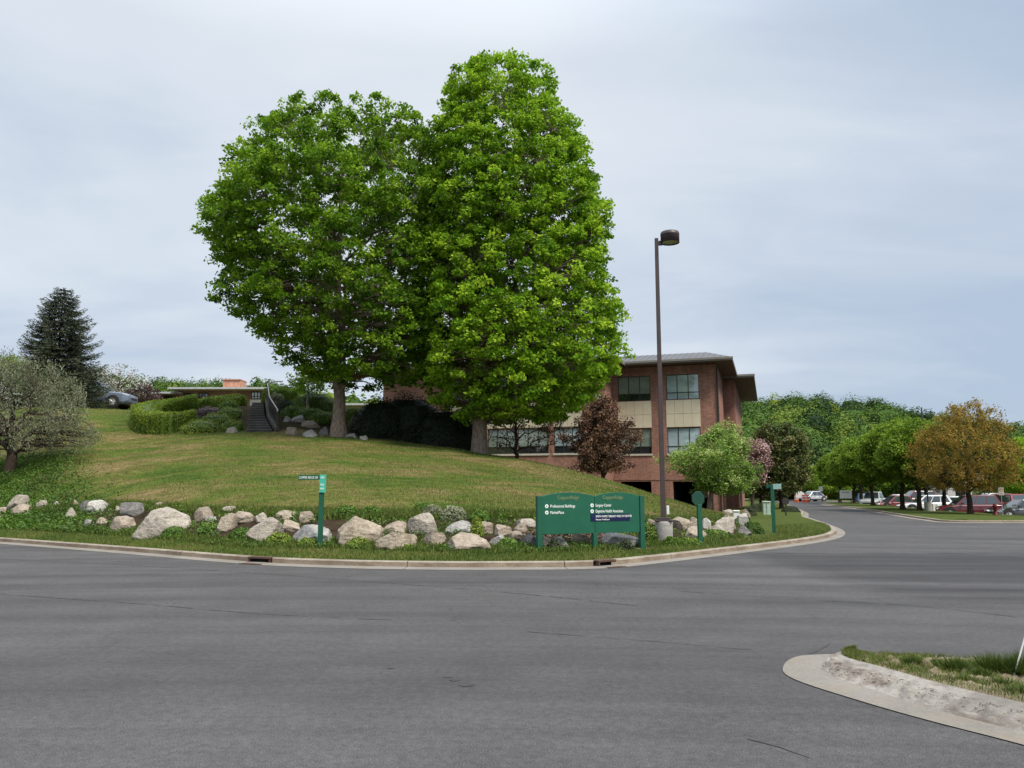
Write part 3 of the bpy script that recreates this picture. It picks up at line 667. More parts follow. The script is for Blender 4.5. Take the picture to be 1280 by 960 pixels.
b = ON(60, 52); topz = P(75, 359, 52).z; spruce(b, topz-b.z, 7.0, 2, 'dark blue-green spruce rising behind the grey weeping tree')
b = ON(140, 58); tree('white_blossom_tree', b, ell(1.0, P(140, 455, 58).z-b.z, 4.2), (L_BLOOM, BARKD), 'sparse white blossoming tree right of the spruce, behind the pickup', clumps=150, per=16, leaf=.13, csize=.4, trunk_r=.1, limbs=12, seed=14)
b = ON(170, 58.5); tree('purple_shrub', b, ell(.2, P(170, 478, 58.5).z-b.z, 2.8), (L_PURPLE, BARKD), 'small purple-leaved shrub tree between the pickup and the low brick house', cat='shrub', clumps=180, per=30, leaf=.12, csize=.3, trunk_r=.07, limbs=8, seed=15)
for i, (px, Y, pt, w_, lb) in enumerate(((-5, 62, 442, 6, 'green tree behind the weeping tree at the far left edge'), (112, 64, 462, 5, 'grey-green tree between the spruce and the white blossoms'), (30, 66, 455, 6, 'green tree just left of the spruce'))):
    b = ON(px, Y); tree('background_tree', b, ell(.5, P(px, pt, Y).z-b.z, w_), (L_GREY if i == 1 else L_ROW, BARKD), lb, clumps=260, per=40, leaf=.2, csize=.5, trunk_r=.12, limbs=8, seed=50+i, lump=.25)
b = ON(381, 47.5); tree('small_garden_tree', b, [(1.1, -.5, .5), (1.6, -1.3, 1.3), (2.0, -1.2, 1.2), (2.3, -.4, .4)], (L_MAPLE, BARKL), 'small thin-trunked ornamental tree in front of the rounded hedge', clumps=70, per=36, leaf=.13, csize=.32, trunk_r=.045, limbs=7, seed=16, trunk_top=.6)

# ---------------------------------------------------------------- shrubs and hedges
def dome_leaves(rng, mb, c, rx, ry, rz, n, leaf, tint, p=2.6, up=.2):
    u = rng.normal(size=(n, 3)); u[:, 2] = np.abs(u[:, 2])*1.0-.15; s = (np.abs(u)**p).sum(1)**(1/p); u /= s[:, None]
    u *= rng.uniform(.86, 1.03, n)[:, None]; lump = np.array([noise.noise(Vector(tuple(q*2.2+np.array(c)*3))) for q in u]); u *= (1+.12*lump)[:, None]
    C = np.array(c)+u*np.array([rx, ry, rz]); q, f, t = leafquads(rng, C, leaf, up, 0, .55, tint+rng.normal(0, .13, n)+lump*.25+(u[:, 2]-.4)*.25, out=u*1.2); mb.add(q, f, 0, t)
def ico(c, r, sub=3, seed=0, amp=.2, fq=1.2, cube=2.6):
    n = max(6, int(2**sub*4)); th = np.linspace(0, math.pi, n); ph = np.linspace(0, 2*math.pi, 2*n, endpoint=False)
    a, b_ = np.meshgrid(th, ph, indexing='ij'); d = np.stack([np.sin(a)*np.cos(b_), np.sin(a)*np.sin(b_), np.cos(a)], -1)
    s = (np.abs(d)**cube).sum(-1)**(1/cube); V = d/s[..., None]
    nz = np.array([[noise.noise(Vector(tuple(q*fq))+Vector((seed*3.7, seed*1.3, 0)))+.45*noise.noise(Vector(tuple(q*fq*2.7))+Vector((seed, 0, 4))) for q in r_] for r_ in d])
    V = V*(1+amp*nz[..., None]); return np.array(c)+V*np.array(r)
def shrub(name, c, r, mat, label, cat='shrub', n=1500, leaf=.08, tint=.5, seed=0, group=None, inner=True, p=2.4):
    rng = np.random.RandomState(seed+100); mb = MB()
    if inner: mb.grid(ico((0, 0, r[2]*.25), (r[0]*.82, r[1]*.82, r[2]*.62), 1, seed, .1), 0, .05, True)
    dome_leaves(rng, mb, (0, 0, 0), *r, n, leaf, tint, p)
    o = mb.build(name, mat); o.location = c; return tag(o, label, cat, group)
def hedge(pts, w_, h_, label, seed, n_m=2200, leaf=.09, tint=.5):
    "clipped hedge swept along a path of (x, y, z)"
    rng = np.random.RandomState(seed); c = catmull(pts, 6); tg = np.gradient(c, axis=0); tg[:, 2] = 0; tg /= np.linalg.norm(tg, axis=1)[:, None]; sd_ = np.stack([tg[:, 1], -tg[:, 0], tg[:, 0]*0], -1)
    th = np.linspace(-.15*math.pi, 1.15*math.pi, 15); prof = np.stack([np.sign(np.cos(th))*np.abs(np.cos(th))**.45, np.sign(np.sin(th))*np.abs(np.sin(th))**.5], -1)
    V = c[:, None]+sd_[:, None]*(prof[None, :, 0:1]*w_/2*.86)+np.array([0, 0, 1])*(np.clip(prof[None, :, 1:2], -.4, 1)*h_*.9)
    endf = np.ones(len(c)); 
    mb = MB(); mb.grid(V, 0, .3)
    mb.add(V[0], [tuple(range(15))], 0, .3); mb.add(V[-1], [tuple(range(15))], 0, .3)
    Lg = np.linalg.norm(np.diff(c, axis=0), axis=1).sum(); n = int(n_m*Lg); s = rng.rand(n)*(len(c)-1.001); i = s.astype(int); f_ = (s-i)[:, None]
    cc = c[i]*(1-f_)+c[i+1]*f_; ss = sd_[i]; a = rng.uniform(-.12*math.pi, 1.12*math.pi, n); sd2 = rng.rand(n) < .5; px_ = np.sign(np.cos(a))*np.abs(np.cos(a))**.45; pz_ = np.sign(np.sin(a))*np.abs(np.sin(a))**.5
    px_ = np.where(sd2, np.where(rng.rand(n) < .5, 1., -1.), px_); pz_ = np.where(sd2, rng.uniform(-.25, .95, n), pz_)
    j = rng.uniform(.9, 1.04, n)*(1+.06*np.array([noise.noise(Vector(q)*1.2) for q in cc+ss*px_[:, None]])); C = cc+ss*(px_*w_/2*j)[:, None]; C[:, 2] += np.clip(pz_, -.3, 1)*h_*j
    # rounded ends
    for e_, sg in ((0, -1), (-1, 1)):
        m_ = int(n_m*w_*.5); a = rng.uniform(0, math.pi, m_); r_ = np.sqrt(rng.rand(m_)); E = c[e_]+sd_[e_]*(np.cos(a)*r_*w_/2)[:, None]+tg[e_]*sg*(rng.uniform(.0, .12, m_))[:, None]; E[:, 2] += (np.sin(a)*r_)*h_; C = np.concatenate([C, E])
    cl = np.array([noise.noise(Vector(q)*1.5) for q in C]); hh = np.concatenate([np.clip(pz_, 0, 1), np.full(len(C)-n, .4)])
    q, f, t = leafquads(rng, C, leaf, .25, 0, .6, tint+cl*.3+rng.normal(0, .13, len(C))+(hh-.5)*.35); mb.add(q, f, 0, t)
    return tag(mb.build('hedge', L_HEDGE), label, 'hedge')

q0 = [ON(236, 42.5), ON(205, 42.0), ON(181, 42.8), ON(178, 45), ON(200, 47), ON(235, 48.3)]
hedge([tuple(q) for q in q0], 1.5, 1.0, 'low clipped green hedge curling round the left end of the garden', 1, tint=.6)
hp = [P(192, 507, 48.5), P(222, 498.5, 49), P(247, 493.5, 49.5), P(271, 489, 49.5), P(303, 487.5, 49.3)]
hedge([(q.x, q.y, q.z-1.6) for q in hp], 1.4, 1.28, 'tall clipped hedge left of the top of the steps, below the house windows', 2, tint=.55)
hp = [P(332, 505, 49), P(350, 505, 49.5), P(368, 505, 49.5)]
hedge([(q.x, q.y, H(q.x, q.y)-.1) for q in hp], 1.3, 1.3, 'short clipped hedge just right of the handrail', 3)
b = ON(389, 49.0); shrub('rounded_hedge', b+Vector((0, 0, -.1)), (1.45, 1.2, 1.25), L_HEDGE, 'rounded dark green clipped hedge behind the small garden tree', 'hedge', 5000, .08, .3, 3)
# dark evergreen mass between the maples
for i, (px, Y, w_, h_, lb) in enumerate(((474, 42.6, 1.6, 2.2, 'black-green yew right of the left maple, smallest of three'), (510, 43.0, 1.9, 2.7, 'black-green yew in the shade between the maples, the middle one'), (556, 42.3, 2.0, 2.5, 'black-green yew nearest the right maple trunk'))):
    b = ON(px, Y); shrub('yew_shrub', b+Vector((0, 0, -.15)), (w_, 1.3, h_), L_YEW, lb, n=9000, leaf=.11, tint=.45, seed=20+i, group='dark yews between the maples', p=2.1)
# garden planting by the steps
rng = np.random.RandomState(77)
G = [(252, 535, .95, .35, L_COVER, .95, 'spreading yellow-green juniper right of the curled hedge'), (272, 528, .9, .4, L_COVER, .85, 'yellow-green juniper below the tall hedge'), (288, 519, .7, .35, L_COVER, .75, 'yellow-green juniper beside the upper steps'),
     (262, 516, .9, .3, L_PURPLE, .7, 'reddish heather patch under the tall hedge'), (286, 508, .5, .3, L_COVER, .5, 'small green shrub at the head of the steps'), (292, 533, .55, .3, L_COVER, .7, 'yellow-green clump beside the lower steps'), (236, 527, .6, .35, L_COVER, .55, 'green clump inside the curled hedge'),
     (345, 508, .45, .55, L_GREY, .8, 'pale grey-green ornamental grass beside the handrail'), (357, 510, .45, .35, L_YEW, .6, 'dark small shrub right of the pale ornamental grass'), (385, 517, .9, .3, L_COVER, .5, 'green ground-hugging shrub on the rock bank'),
     (402, 522, .8, .3, L_COVER, .55, 'green low shrub left of the left maple trunk'), (366, 515, .6, .3, L_COVER, .4, 'dull green low shrub above the middle rocks'), (440, 522, .6, .45, L_COVER, .8, 'yellow-green shrub just right of the left maple trunk'), (452, 533, .7, .5, L_OLIVE, .5, 'dark brownish shrub between the left maple and the yews')]
for i, (px, py, w_, h_, mt, ti, lb) in enumerate(G):
    q = HIT(px, py+4, 38, 70, 46); shrub('garden_shrub', q+Vector((0, 0, -.15)), (w_*1.15, w_*1.0, h_*1.7+.15), mt, lb, n=2600, leaf=.075, tint=ti, seed=40+i, group='low garden shrubs around the steps')

# ---------------------------------------------------------------- forested hills
def ridge(t):
    px = t*994+640
    return float(np.interp(px, [-400, 60, 140, 200, 260, 310, 360, 460, 600, 900, 980, 1050, 1120, 1165, 1220, 1280, 1600], [470, 466, 468, 470, 470, 472, 478, 490, 505, 492, 491, 493, 502, 510, 519, 525, 560]))
def hillz(t, Y):
    zr = P(640, ridge(t), 300).z-14.0; s = min(max((Y-150)/150, 0), 1); s = s*s*(3-2*s); return -.6+(zr+.6)*s if Y <= 300 else zr-(Y-300)*.12
ts = np.linspace(-.75, 1.0, 90); ys = np.concatenate([np.linspace(148, 300, 24), np.linspace(312, 700, 8)])
mb = MB(); mb.grid(np.array([[(t*y, y, hillz(t, y)) for t in ts] for y in ys])); hl = mb.build('wooded_hill', M_FARG, None, True); tag(hl, kind='structure')
rng = np.random.RandomState(21); mb = MB()
def crowns(t0, t1, y0, y1, n, qn, qs):
    for _ in range(n):
        Y = math.sqrt(rng.uniform(y0*y0, y1*y1)); t = rng.uniform(t0, t1); z = hillz(t, Y); r = rng.uniform(3.0, 6.6); hh = rng.uniform(6, 13)
        u = rng.normal(size=(qn, 3)); u[:, 2] = np.abs(u[:, 2])*1.1-.25; u /= np.linalg.norm(u, axis=1)[:, None]; u *= rng.uniform(.78, 1.05, qn)[:, None]
        u *= (1+.25*np.array([noise.noise(Vector(tuple(q*2.3))+Vector((t*99, Y, 0))) for q in u]))[:, None]
        C = np.array([t*Y, Y, z+hh*.5])+u*np.array([r, r, hh*.55]); ti = rng.normal(.42, .26)
        if rng.rand() < .12: ti += .3
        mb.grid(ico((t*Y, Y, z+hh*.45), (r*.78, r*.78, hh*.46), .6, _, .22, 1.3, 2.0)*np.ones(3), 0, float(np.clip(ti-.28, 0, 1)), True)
        q, f, tt_ = leafquads(rng, C, qs, .3, 0, .75, ti+rng.normal(0, .07, qn), out=u*3.0); mb.add(q, f, 0, tt_)
crowns(.22, .36, 150, 306, 180, 620, .66); crowns(.36, .75, 150, 306, 500, 620, .66); crowns(-.56, -.26, 250, 306, 160, 560, .7); crowns(-.26, .22, 285, 306, 60, 60, 1.6); crowns(-.75, -.56, 285, 306, 30, 80, 1.6); crowns(.75, 1.0, 270, 306, 60, 80, 1.6)
tag(mb.build('forest', L_FOREST), 'mixed green spring woodland covering the far hills', 'woodland', kind='stuff')

# ---------------------------------------------------------------- grass blades
def blades(rng, pts, h, w_, tint, lean=.35):
    n = len(pts); a = rng.rand(n)*6.283; d = np.stack([np.cos(a), np.sin(a), a*0], -1); hh = (h*rng.uniform(.5, 1.25, n))[:, None]; ln = rng.normal(0, lean, (n, 3)); ln[:, 2] = 1; 
    q = np.stack([pts-d*w_, pts+d*w_, pts+ln*hh], 1).reshape(-1, 3); return q, np.arange(3*n).reshape(n, 3), np.repeat(np.clip(tint, 0, 1), 3)
rng = np.random.RandomState(31)
def on_terrain(n, tlo, thi, fy):
    t = rng.uniform(tlo, thi, n); o = []
    st = herm(t)
    for i in range(n):
        a, b_ = fy(t[i], st[i]); y = rng.uniform(a, b_); o.append((t[i]*y, y, H(t[i]*y, y)))
    return np.array(o)
mb = MB()
pv = on_terrain(42000, -.68, .30, lambda t, s: (float(Ynear(t))+.02, s[0, 0]+.3)); ti = np.array([.42+.3*noise.noise(Vector(q)*.8) for q in pv])+rng.normal(0, .16, len(pv)); mb.add(*blades(rng, pv, .055, .008, ti)[:2], 0, np.repeat(np.clip(ti, 0, 1), 3))
pv = np.array([(t*y, y, ZK) for t, y in ((t, rng.uniform(Ynear(t)+.02, min(Yfar(t), Ynear(t)+10))) for t in rng.uniform(.3, TMAX-.002, 14000))]); ti = rng.normal(.45, .18, len(pv)); mb.add(*blades(rng, pv, .06, .009, ti)[:2], 0, np.repeat(np.clip(ti, 0, 1), 3))
pv = on_terrain(100000, -.68, .27, lambda t, s: (s[1, 0]-.2, s[4, 0]+.5)); nn = np.array([noise.noise(Vector((q[0]*.3, q[1]*.25, 3))) for q in pv]); ti = .52+nn*.5+rng.normal(0, .18, len(pv)); ti = ti+rng.normal(0, .12, len(pv)); mb.add(*blades(rng, pv, .06, .009, ti)[:2], 0, np.repeat(np.clip(ti, 0, 1), 3))
# taller uncut grass along the top and foot of the boulders
pv = on_terrain(26000, -.6, .29, lambda t, s: (s[1, 0]-.5, s[1, 0]+.35)); ti = rng.normal(.4, .15, len(pv)); mb.add(*blades(rng, pv, .16, .012, ti)[:2], 0, np.repeat(np.clip(ti, 0, 1), 3))
pv = on_terrain(15000, -.6, .29, lambda t, s: (s[0, 0]-.1, s[0, 0]+.8)); ti = rng.normal(.35, .15, len(pv)); mb.add(*blades(rng, pv, .13, .012, ti)[:2], 0, np.repeat(np.clip(ti, 0, 1), 3))
tag(mb.build('grass', M_BLADE), 'short mown and rough grass of the bank and verge', 'grass', kind='stuff')
mb = MB()   # leafy ground cover between the rocks and on the left bank
pv = on_terrain(16000, -.64, .285, lambda t, s: (s[0, 0]-.05, s[1, 0]+.2)); keep = np.array([noise.noise(Vector(q)*1.1) for q in pv]) > -.02; pv = pv[keep]; pv[:, 2] += rng.rand(len(pv))*.13
ti = .42+.5*np.array([noise.noise(Vector(q)*.7+Vector((9, 0, 0))) for q in pv])+rng.normal(0, .14, len(pv)); mb.add(*leafquads(rng, pv, .09, .5, 0, .5, ti)[:2], 0, np.repeat(np.clip(ti, 0, 1), 4))
pv = on_terrain(26000, -.69, -.44, lambda t, s: (s[0, 0]-.1, 37.5)); k2 = (pv[:, 0]/pv[:, 1]*994+640)+(pv[:, 1]-28)*4 < 108+rng.normal(0, 22, len(pv)); pv = pv[k2]; pv[:, 2] += rng.rand(len(pv))*.16
ti = .28+.4*np.array([noise.noise(Vector(q)*.5) for q in pv])+rng.normal(0, .14, len(pv)); mb.add(*leafquads(rng, pv, .11, .5, 0, .5, ti)[:2], 0, np.repeat(np.clip(ti, 0, 1), 4))
tag(mb.build('ground_cover', L_WEED), 'leafy green ground cover between the boulders and on the left bank', 'ground cover', kind='stuff')
# ---------------------------------------------------------------- materials for buildings and things
def brick(name, a, b, mort, sc=1.0):
    k = NM(name); c = k.coord(); sp_ = k.n('ShaderNodeSeparateXYZ'); k.l(c, sp_.inputs[0]); cb = k.n('ShaderNodeCombineXYZ')
    k.l(k.math('ADD', sp_.outputs[0], sp_.outputs[1]), cb.inputs[0]); k.l(sp_.outputs[2], cb.inputs[1])
    bt = k.n('ShaderNodeTexBrick'); k.l(cb.outputs[0], bt.inputs['Vector']); bt.inputs['Color1'].default_value = (*a, 1); bt.inputs['Color2'].default_value = (*b, 1); bt.inputs['Mortar'].default_value = (*mort, 1)
    bt.inputs['Scale'].default_value = 1; bt.inputs['Brick Width'].default_value = .24*sc; bt.inputs['Row Height'].default_value = .085*sc; bt.inputs['Mortar Size'].default_value = .009*sc; bt.inputs['Bias'].default_value = -.1
    col = k.mix(.7, bt.outputs[0], k.ramp(k.noise(c, .8, 5, .6), [(.25, .36), (.75, .64)]), 'OVERLAY'); col = k.mix(.5, col, k.ramp(k.noise(cb.outputs[0], 7, 3, .6), [(.25, .25), (.75, .75)]), 'OVERLAY')
    col = k.mix(.55, col, k.ramp(k.noise(k.mapping(c, (1.6, 1.6, .12)), 1.3, 5, .7), [(.28, .30), (.72, .68)]), 'OVERLAY')
    return k.bsdf(col, .9, 0, .15, k.bump(bt.outputs[1], -.4, .01))
M_BRICK = brick('red_brick', (.20, .088, .066), (.285, .132, .096), (.27, .20, .165))
M_BRICKH = brick('house_brick', (.22, .11, .10), (.30, .16, .14), (.28, .24, .21)); M_CHIM = brick('chimney_brick', (.42, .17, .11), (.50, .23, .15), (.4, .32, .26))
M_TAN = plain('tan_panel', (.52, .46, .345), .75, var=.07, scale=1.2); M_FRAME = plain('bronze_frame', (.028, .024, .022), .45); M_FRAMEL = plain('grey_frame', (.16, .17, .17), .5)
M_ROOF = plain('grey_metal_roof', (.115, .12, .13), .8, 0, .15, var=.08, scale=.7); M_FASC = plain('fascia', (.17, .155, .14), .6); M_SOFF = plain('brown_soffit', (.10, .068, .055), .8)
M_DARK = plain('dark_interior', (.008, .008, .009), .95); M_SILL = plain('stone_sill', (.42, .39, .34), .8); M_WHITE = plain('white_paint', (.62, .62, .60), .5, var=.06); M_BLACK = plain('black_rubber', (.015, .015, .016), .7)
def glass(name, col, rough=.04, blind=0., cw=.7):
    k = NM(name); c = k.coord(); nz = k.noise(k.mapping(c, (.6, .6, 1.4)), .9, 3)
    cc = k.ramp(nz, [(.35, tuple(v*.65 for v in col)), (.65, col)])
    return k.bsdf(cc, rough, 0, 1.0, None, **{'Coat Weight': cw, 'Coat Roughness': .02, 'IOR': 1.55})
M_GL4 = glass('window_glass_half_blind', (.21, .26, .22), .12, cw=.2); M_GL1 = glass('window_glass_blinds', (.17, .215, .185), .12, cw=.25); M_GL2 = glass('window_glass_bright', (.34, .43, .47)); M_GL3 = glass('window_glass_dark', (.02, .024, .026)); M_GLC = glass('car_glass', (.035, .05, .06))
M_STONE = {}
def stone(name, a, b, sp):
    k = NM(name); c = k.coord(); n1_ = k.noise(c, 2.0, 7, .65, .5); n2_ = k.noise(c, 22, 4, .7); n3 = k.noise(k.mapping(c, (1, 1, 3), (R(25), R(10), 0)), 3.5, 5, .7, .8)
    col = k.ramp(n1_, [(.28, a), (.68, b)]); col = k.mix(.55, col, k.ramp(n3, [(.3, .25), (.7, .72)]), 'OVERLAY'); col = k.mix(.6, col, k.ramp(n2_, [(.3, .25), (.7, .75)]), 'OVERLAY')
    col = k.mix(k.ramp(k.noise(c, 4.5, 6, .7, 1), [(.56, 0), (.70, .7)]), col, sp)
    M_STONE[name] = k.bsdf(col, .92, 0, .15, k.bump(k.math('ADD', n2_, k.math('MULTIPLY', n3, 2.5)), .7, .03))
stone('pale', (.20, .175, .145), (.39, .35, .30), (.13, .115, .10)); stone('tan', (.185, .155, .118), (.37, .315, .25), (.13, .11, .085)); stone('pink', (.20, .165, .13), (.37, .31, .255), (.14, .11, .09))
stone('grey', (.17, .165, .155), (.34, .33, .31), (.09, .085, .08)); stone('dark', (.07, .068, .068), (.19, .18, .175), (.33, .32, .29)); stone('brown', (.14, .115, .09), (.31, .26, .21), (.08, .06, .045)); stone('white', (.30, .285, .26), (.48, .46, .43), (.2, .19, .18))

# ---------------------------------------------------------------- three-storey brick building
ROT = -18.0
BLD = thing('brick_building', (15.2, 58.0, 0), R(ROT), 'three-storey red brick office building with tan panels and low metal roof behind the hill', 'building')
def wall(mb, x0, x1, z0, z1, holes, M, mat=0, reveal=.2, th=.3):
    xs = sorted({x0, x1, *[h[0] for h in holes], *[h[1] for h in holes]}); zs = sorted({z0, z1, *[h[2] for h in holes], *[h[3] for h in holes]})
    xs = [x for x in xs if x0 <= x <= x1]; zs = [z for z in zs if z0 <= z <= z1]
    for i in range(len(xs)-1):
        for j in range(len(zs)-1):
            a, b, c, d = xs[i], xs[i+1], zs[j], zs[j+1]; mx_, mz = (a+b)/2, (c+d)/2
            if any(h[0] < mx_ < h[1] and h[2] < mz < h[3] for h in holes): continue
            mb.add(xf([(a, 0, c), (b, 0, c), (b, 0, d), (a, 0, d)], M), np.array([(0, 1, 2, 3)]), mat)
    for h in holes:
        a, b, c, d = h[:4]
        mb.add(xf([(a, 0, c), (b, 0, c), (b, 0, d), (a, 0, d), (a, reveal, c), (b, reveal, c), (b, reveal, d), (a, reveal, d)], M), np.array([(0, 4, 5, 1), (1, 5, 6, 2), (2, 6, 7, 3), (3, 7, 4, 0)]), mat)
def window(par, M, x0, x1, z0, z1, n=3, rail=.28, glassm=None, inset=.12, sill=True, lowdark=True, fr=.055):
    f = MB(); g = MB(); gl = glassm or M_GL1
    def bar(a, b, c, d): f.box((a, inset-.03, c), (b, inset+.05, d), 0, M)
    bar(x0, x1, z0, z0+fr); bar(x0, x1, z1-fr, z1); bar(x0, x0+fr, z0+fr, z1-fr); bar(x1-fr, x1, z0+fr, z1-fr)
    w_ = (x1-x0)/n; zr = z0+(z1-z0)*rail
    for i in range(1, n): bar(x0+w_*i-fr/2, x0+w_*i+fr/2, z0+fr, z1-fr)
    if rail:
        for i in range(n): bar(x0+w_*i+(fr if i == 0 else fr/2), x0+w_*(i+1)-(fr if i == n-1 else fr/2), zr-fr/2, zr+fr/2)
    fo = f.build('window', M_FRAME, par)
    for i in range(n):
        a, b = x0+w_*i+.02, x0+w_*(i+1)-.02
        g.add(xf([(a, inset, zr if rail else z0+.02), (b, inset, zr if rail else z0+.02), (b, inset, z1-.02), (a, inset, z1-.02)], M), np.array([(0, 1, 2, 3)]), (2 if (gl is M_GL1 and int(x0*7+i*3+z0) % 3) else 0))
        if rail: g.add(xf([(a, inset, z0+.02), (b, inset, z0+.02), (b, inset, zr), (a, inset, zr)], M), np.array([(0, 1, 2, 3)]), 1 if lowdark else 0)
    g.build('pane', [gl, M_GL3, M_GL4], fo)
    if sill: MB().box((x0-.06, -.07, z0-.14), (x1+.06, .1, z0-.003), 0, M).build('sill', M_SILL, fo)
    return fo
I4 = Matrix.Identity(4)
MF = Matrix.Translation((0, 0, 0)); ML = Matrix.Translation((0, -2.9, 0))
w = MB(); ZT = 10.95
h1 = [(-3.72, -1.28, 8.36, 10.28), (-7.40, -4.90, 8.36, 10.28), (-3.72, -1.28, 4.33, 6.25), (-7.40, -4.90, 4.33, 6.25), (-3.4, -.9, -1, 2.25), (-7.3, -5.0, -1, 2.25)]
wall(w, -7.87, 0, -1.2, ZT, h1, MF)
lh = []
for a, b in ((-9.0-2.75, -9.62), (-14.6, -12.17), (-17.0, -14.72), (-20.2, -17.8)):
    lh += [(a, b, 4.33, 6.22), (a, b, 8.36, 10.28)]
wall(w, -26, -7.87, -1.2, ZT, lh, ML)
def side(x, y, rot): return Matrix.Translation((x, y, 0)) @ Matrix.Rotation(R(rot), 4, 'Z')
wall(w, 0, 2.9, -1.2, ZT, [], side(-7.87, -2.9, 90))
wall(w, 0, 8.7, -1.2, ZT, [], side(0, 0, 90))
wall(w, 0, .95, -1.2, ZT, [], side(0, 8.7, 0))
wall(w, 0, 16, -1.2, ZT, [], side(.95, 8.7, 90))
wall(w, 0, 27, -1.2, ZT, [], side(.95, 24.7, 180)); wall(w, 0, 27.6, -1.2, ZT, [], side(-26, 24.7, -90))
w.build('wall', M_BRICK, BLD)
# projecting brick courses
c_ = MB()
c_.box((-7.80, -.035, 2.36), (0.03, -.002, 2.52)); c_.box((-26, -2.935, 2.36), (-7.84, -2.902, 2.52)); c_.box((-7.80, -.03, 10.45), (.03, -.002, 10.55)); c_.build('brick_course', M_BRICK, BLD)
for i, h in enumerate(h1[:4]): window(BLD, MF, *h, glassm=(M_GL2 if i % 2 == 0 else M_GL1), lowdark=(i % 2 == 1), sill=(i > 1))
for i, h in enumerate(lh): window(BLD, ML, *h, glassm=M_GL2 if i == 0 else M_GL1)
def panel(a, b, M):
    m = MB(); n = 4
    for i in range(n): x0_ = a+(b-a)*i/n; m.box((x0_+.008, -.03, 6.30), (x0_+(b-a)/n-.008, .0-.003, 7.28), 0, M); m.box((x0_+.008, -.03, 7.30), (x0_+(b-a)/n-.008, -.003, 8.33), 0, M)
    m.build('tan_panel', M_TAN, BLD)
panel(-3.76, -1.24, MF); panel(-7.44, -4.86, MF)
for a, b in ((-11.79, -9.58), (-14.64, -12.13), (-17.04, -14.68), (-20.24, -17.76)): panel(a, b, ML)
# garage openings: dark room behind, daylight at the far end
d = MB()
for a, b in ((-3.4, -.9), (-7.3, -5.0)):
    d.add([(a, .2, -1), (a, 9, -1), (b, 9, -1), (b, .2, -1), (a, .2, 2.25), (a, 9, 2.25), (b, 9, 2.25), (b, .2, 2.25)], np.array([(0, 1, 5, 4), (3, 7, 6, 2), (1, 2, 6, 5), (4, 5, 6, 7), (0, 3, 2, 1)]))
d.build('garage_opening', M_DARK, BLD)
MB().box((-2.9, 8.6, .95), (-1.6, 8.9, 1.5)).build('garage_back_window', glass('garage_daylight', (.6, .62, .5), .3), BLD)
MB().tube([(.06, -.07, -.5), (.06, -.07, 10.8)], .06, 8).build('downspout', M_FRAME, BLD)
MB().tube([(-.55, -.06, -.5), (-.55, -.06, 2.3)], .045, 8).build('downspout', M_FRAME, BLD)
# roofs: standing seam, hipped, deep eaves
def hip(x0, x1, y0, y1, ze, rise, name='roof', ribs=.45, end=None):
    r = MB(); d_ = min(x1-x0, y1-y0)/2; th = .22
    A = [(x0, y0, ze), (x1, y0, ze), (x1, y1, ze), (x0, y1, ze)]
    if x1-x0 > y1-y0: B = [(x0+(end or d_), (y0+y1)/2, ze+rise), (x1-(end or d_), (y0+y1)/2, ze+rise)]; F = [(0, 1, 5, 4), (1, 2, 5), (2, 3, 4, 5), (3, 0, 4)]
    else: B = [((x0+x1)/2, y0+d_, ze+rise), ((x0+x1)/2, y1-d_, ze+rise)]; F = [(0, 1, 4), (1, 2, 5, 4), (2, 3, 5), (3, 0, 4, 5)]
    r.add(A+B, F)
    k_ = int((x1-x0)/ribs)
    for i in range(1, k_):
        x = x0+(x1-x0)*i/k_; e = min(x-x0, x1-x, d_) if x1-x0 > 2*d_-.01 else d_; e = min(e, d_); e = min(d_, e*(d_/end)) if end else e
        z = rise*e/d_; r.tube([(x, y0+.02, ze+.02), (x, y0+e, ze+z+.02)], .022, 4)
    ro = r.build(name, M_ROOF, BLD)
    f = MB(); f.box((x0, y0, ze-th), (x1, y0+.06, ze-.003)); f.box((x0, y1-.06, ze-th), (x1, y1, ze-.003)); f.box((x0, y0+.063, ze-th), (x0+.06, y1-.063, ze-.003)); f.box((x1-.06, y0+.063, ze-th), (x1, y1-.063, ze-.003)); f.box((x0-.04, y0-.06, ze-.12), (x1+.04, y0-.003, ze+.03), 0)
    f.build('fascia', M_FASC, ro); s_ = MB(); s_.box((x0+.065, y0+.065, ze-th+.02), (x1-.065, y1-.065, ze-th+.05)); s_.build('soffit', M_SOFF, ro)
hip(-16.5, 1.25, -1.3, 9.1, 11.2, 1.32, end=2.2); hip(-27.4, -6.6, -4.2, 12, 11.17, 1.7); hip(-10, 2.6, 7.2, 26, 11.05, .6)
text('4030', .62, M_WHITE, BLD, Matrix.Translation((-9.35, -2.93, 8.2)) @ Matrix.Rotation(R(90), 4, 'X'), .02)

# ---------------------------------------------------------------- low brick house on the plateau
Yh = 61.0
HS_ = thing('brick_house', (0, Yh, 0), 0, 'long low brick house with flat grey roof and brick chimney behind the hedges', 'house')
def hx(px): return TT(px)*Yh
def hz(py): return P(640, py, Yh).z
w = MB(); gz = 6.6
hw = [(hx(198), hx(209), hz(505), hz(494.5)), (hx(227), hx(240), hz(503), hz(492.5)), (hx(246), hx(258), hz(503), hz(492.5))]
wall(w, hx(187), hx(222), gz, hz(492), hw[:1], I4); wall(w, hx(222), hx(331), gz, hz(488), [], Matrix.Translation((0, -.6, 0))); wall(w, 0, 9, gz, hz(488), [], Matrix.Translation((hx(331), -.6, 0)) @ Matrix.Rotation(R(90), 4, 'Z')); wall(w, 0, 9, gz, hz(492), [], Matrix.Translation((hx(187), 9, 0)) @ Matrix.Rotation(R(-90), 4, 'Z'))
w.build('wall', M_BRICKH, HS_)
window(HS_, I4, *hw[0], n=3, rail=0, glassm=M_GL3)
MH = Matrix.Translation((0, -.73, 0))
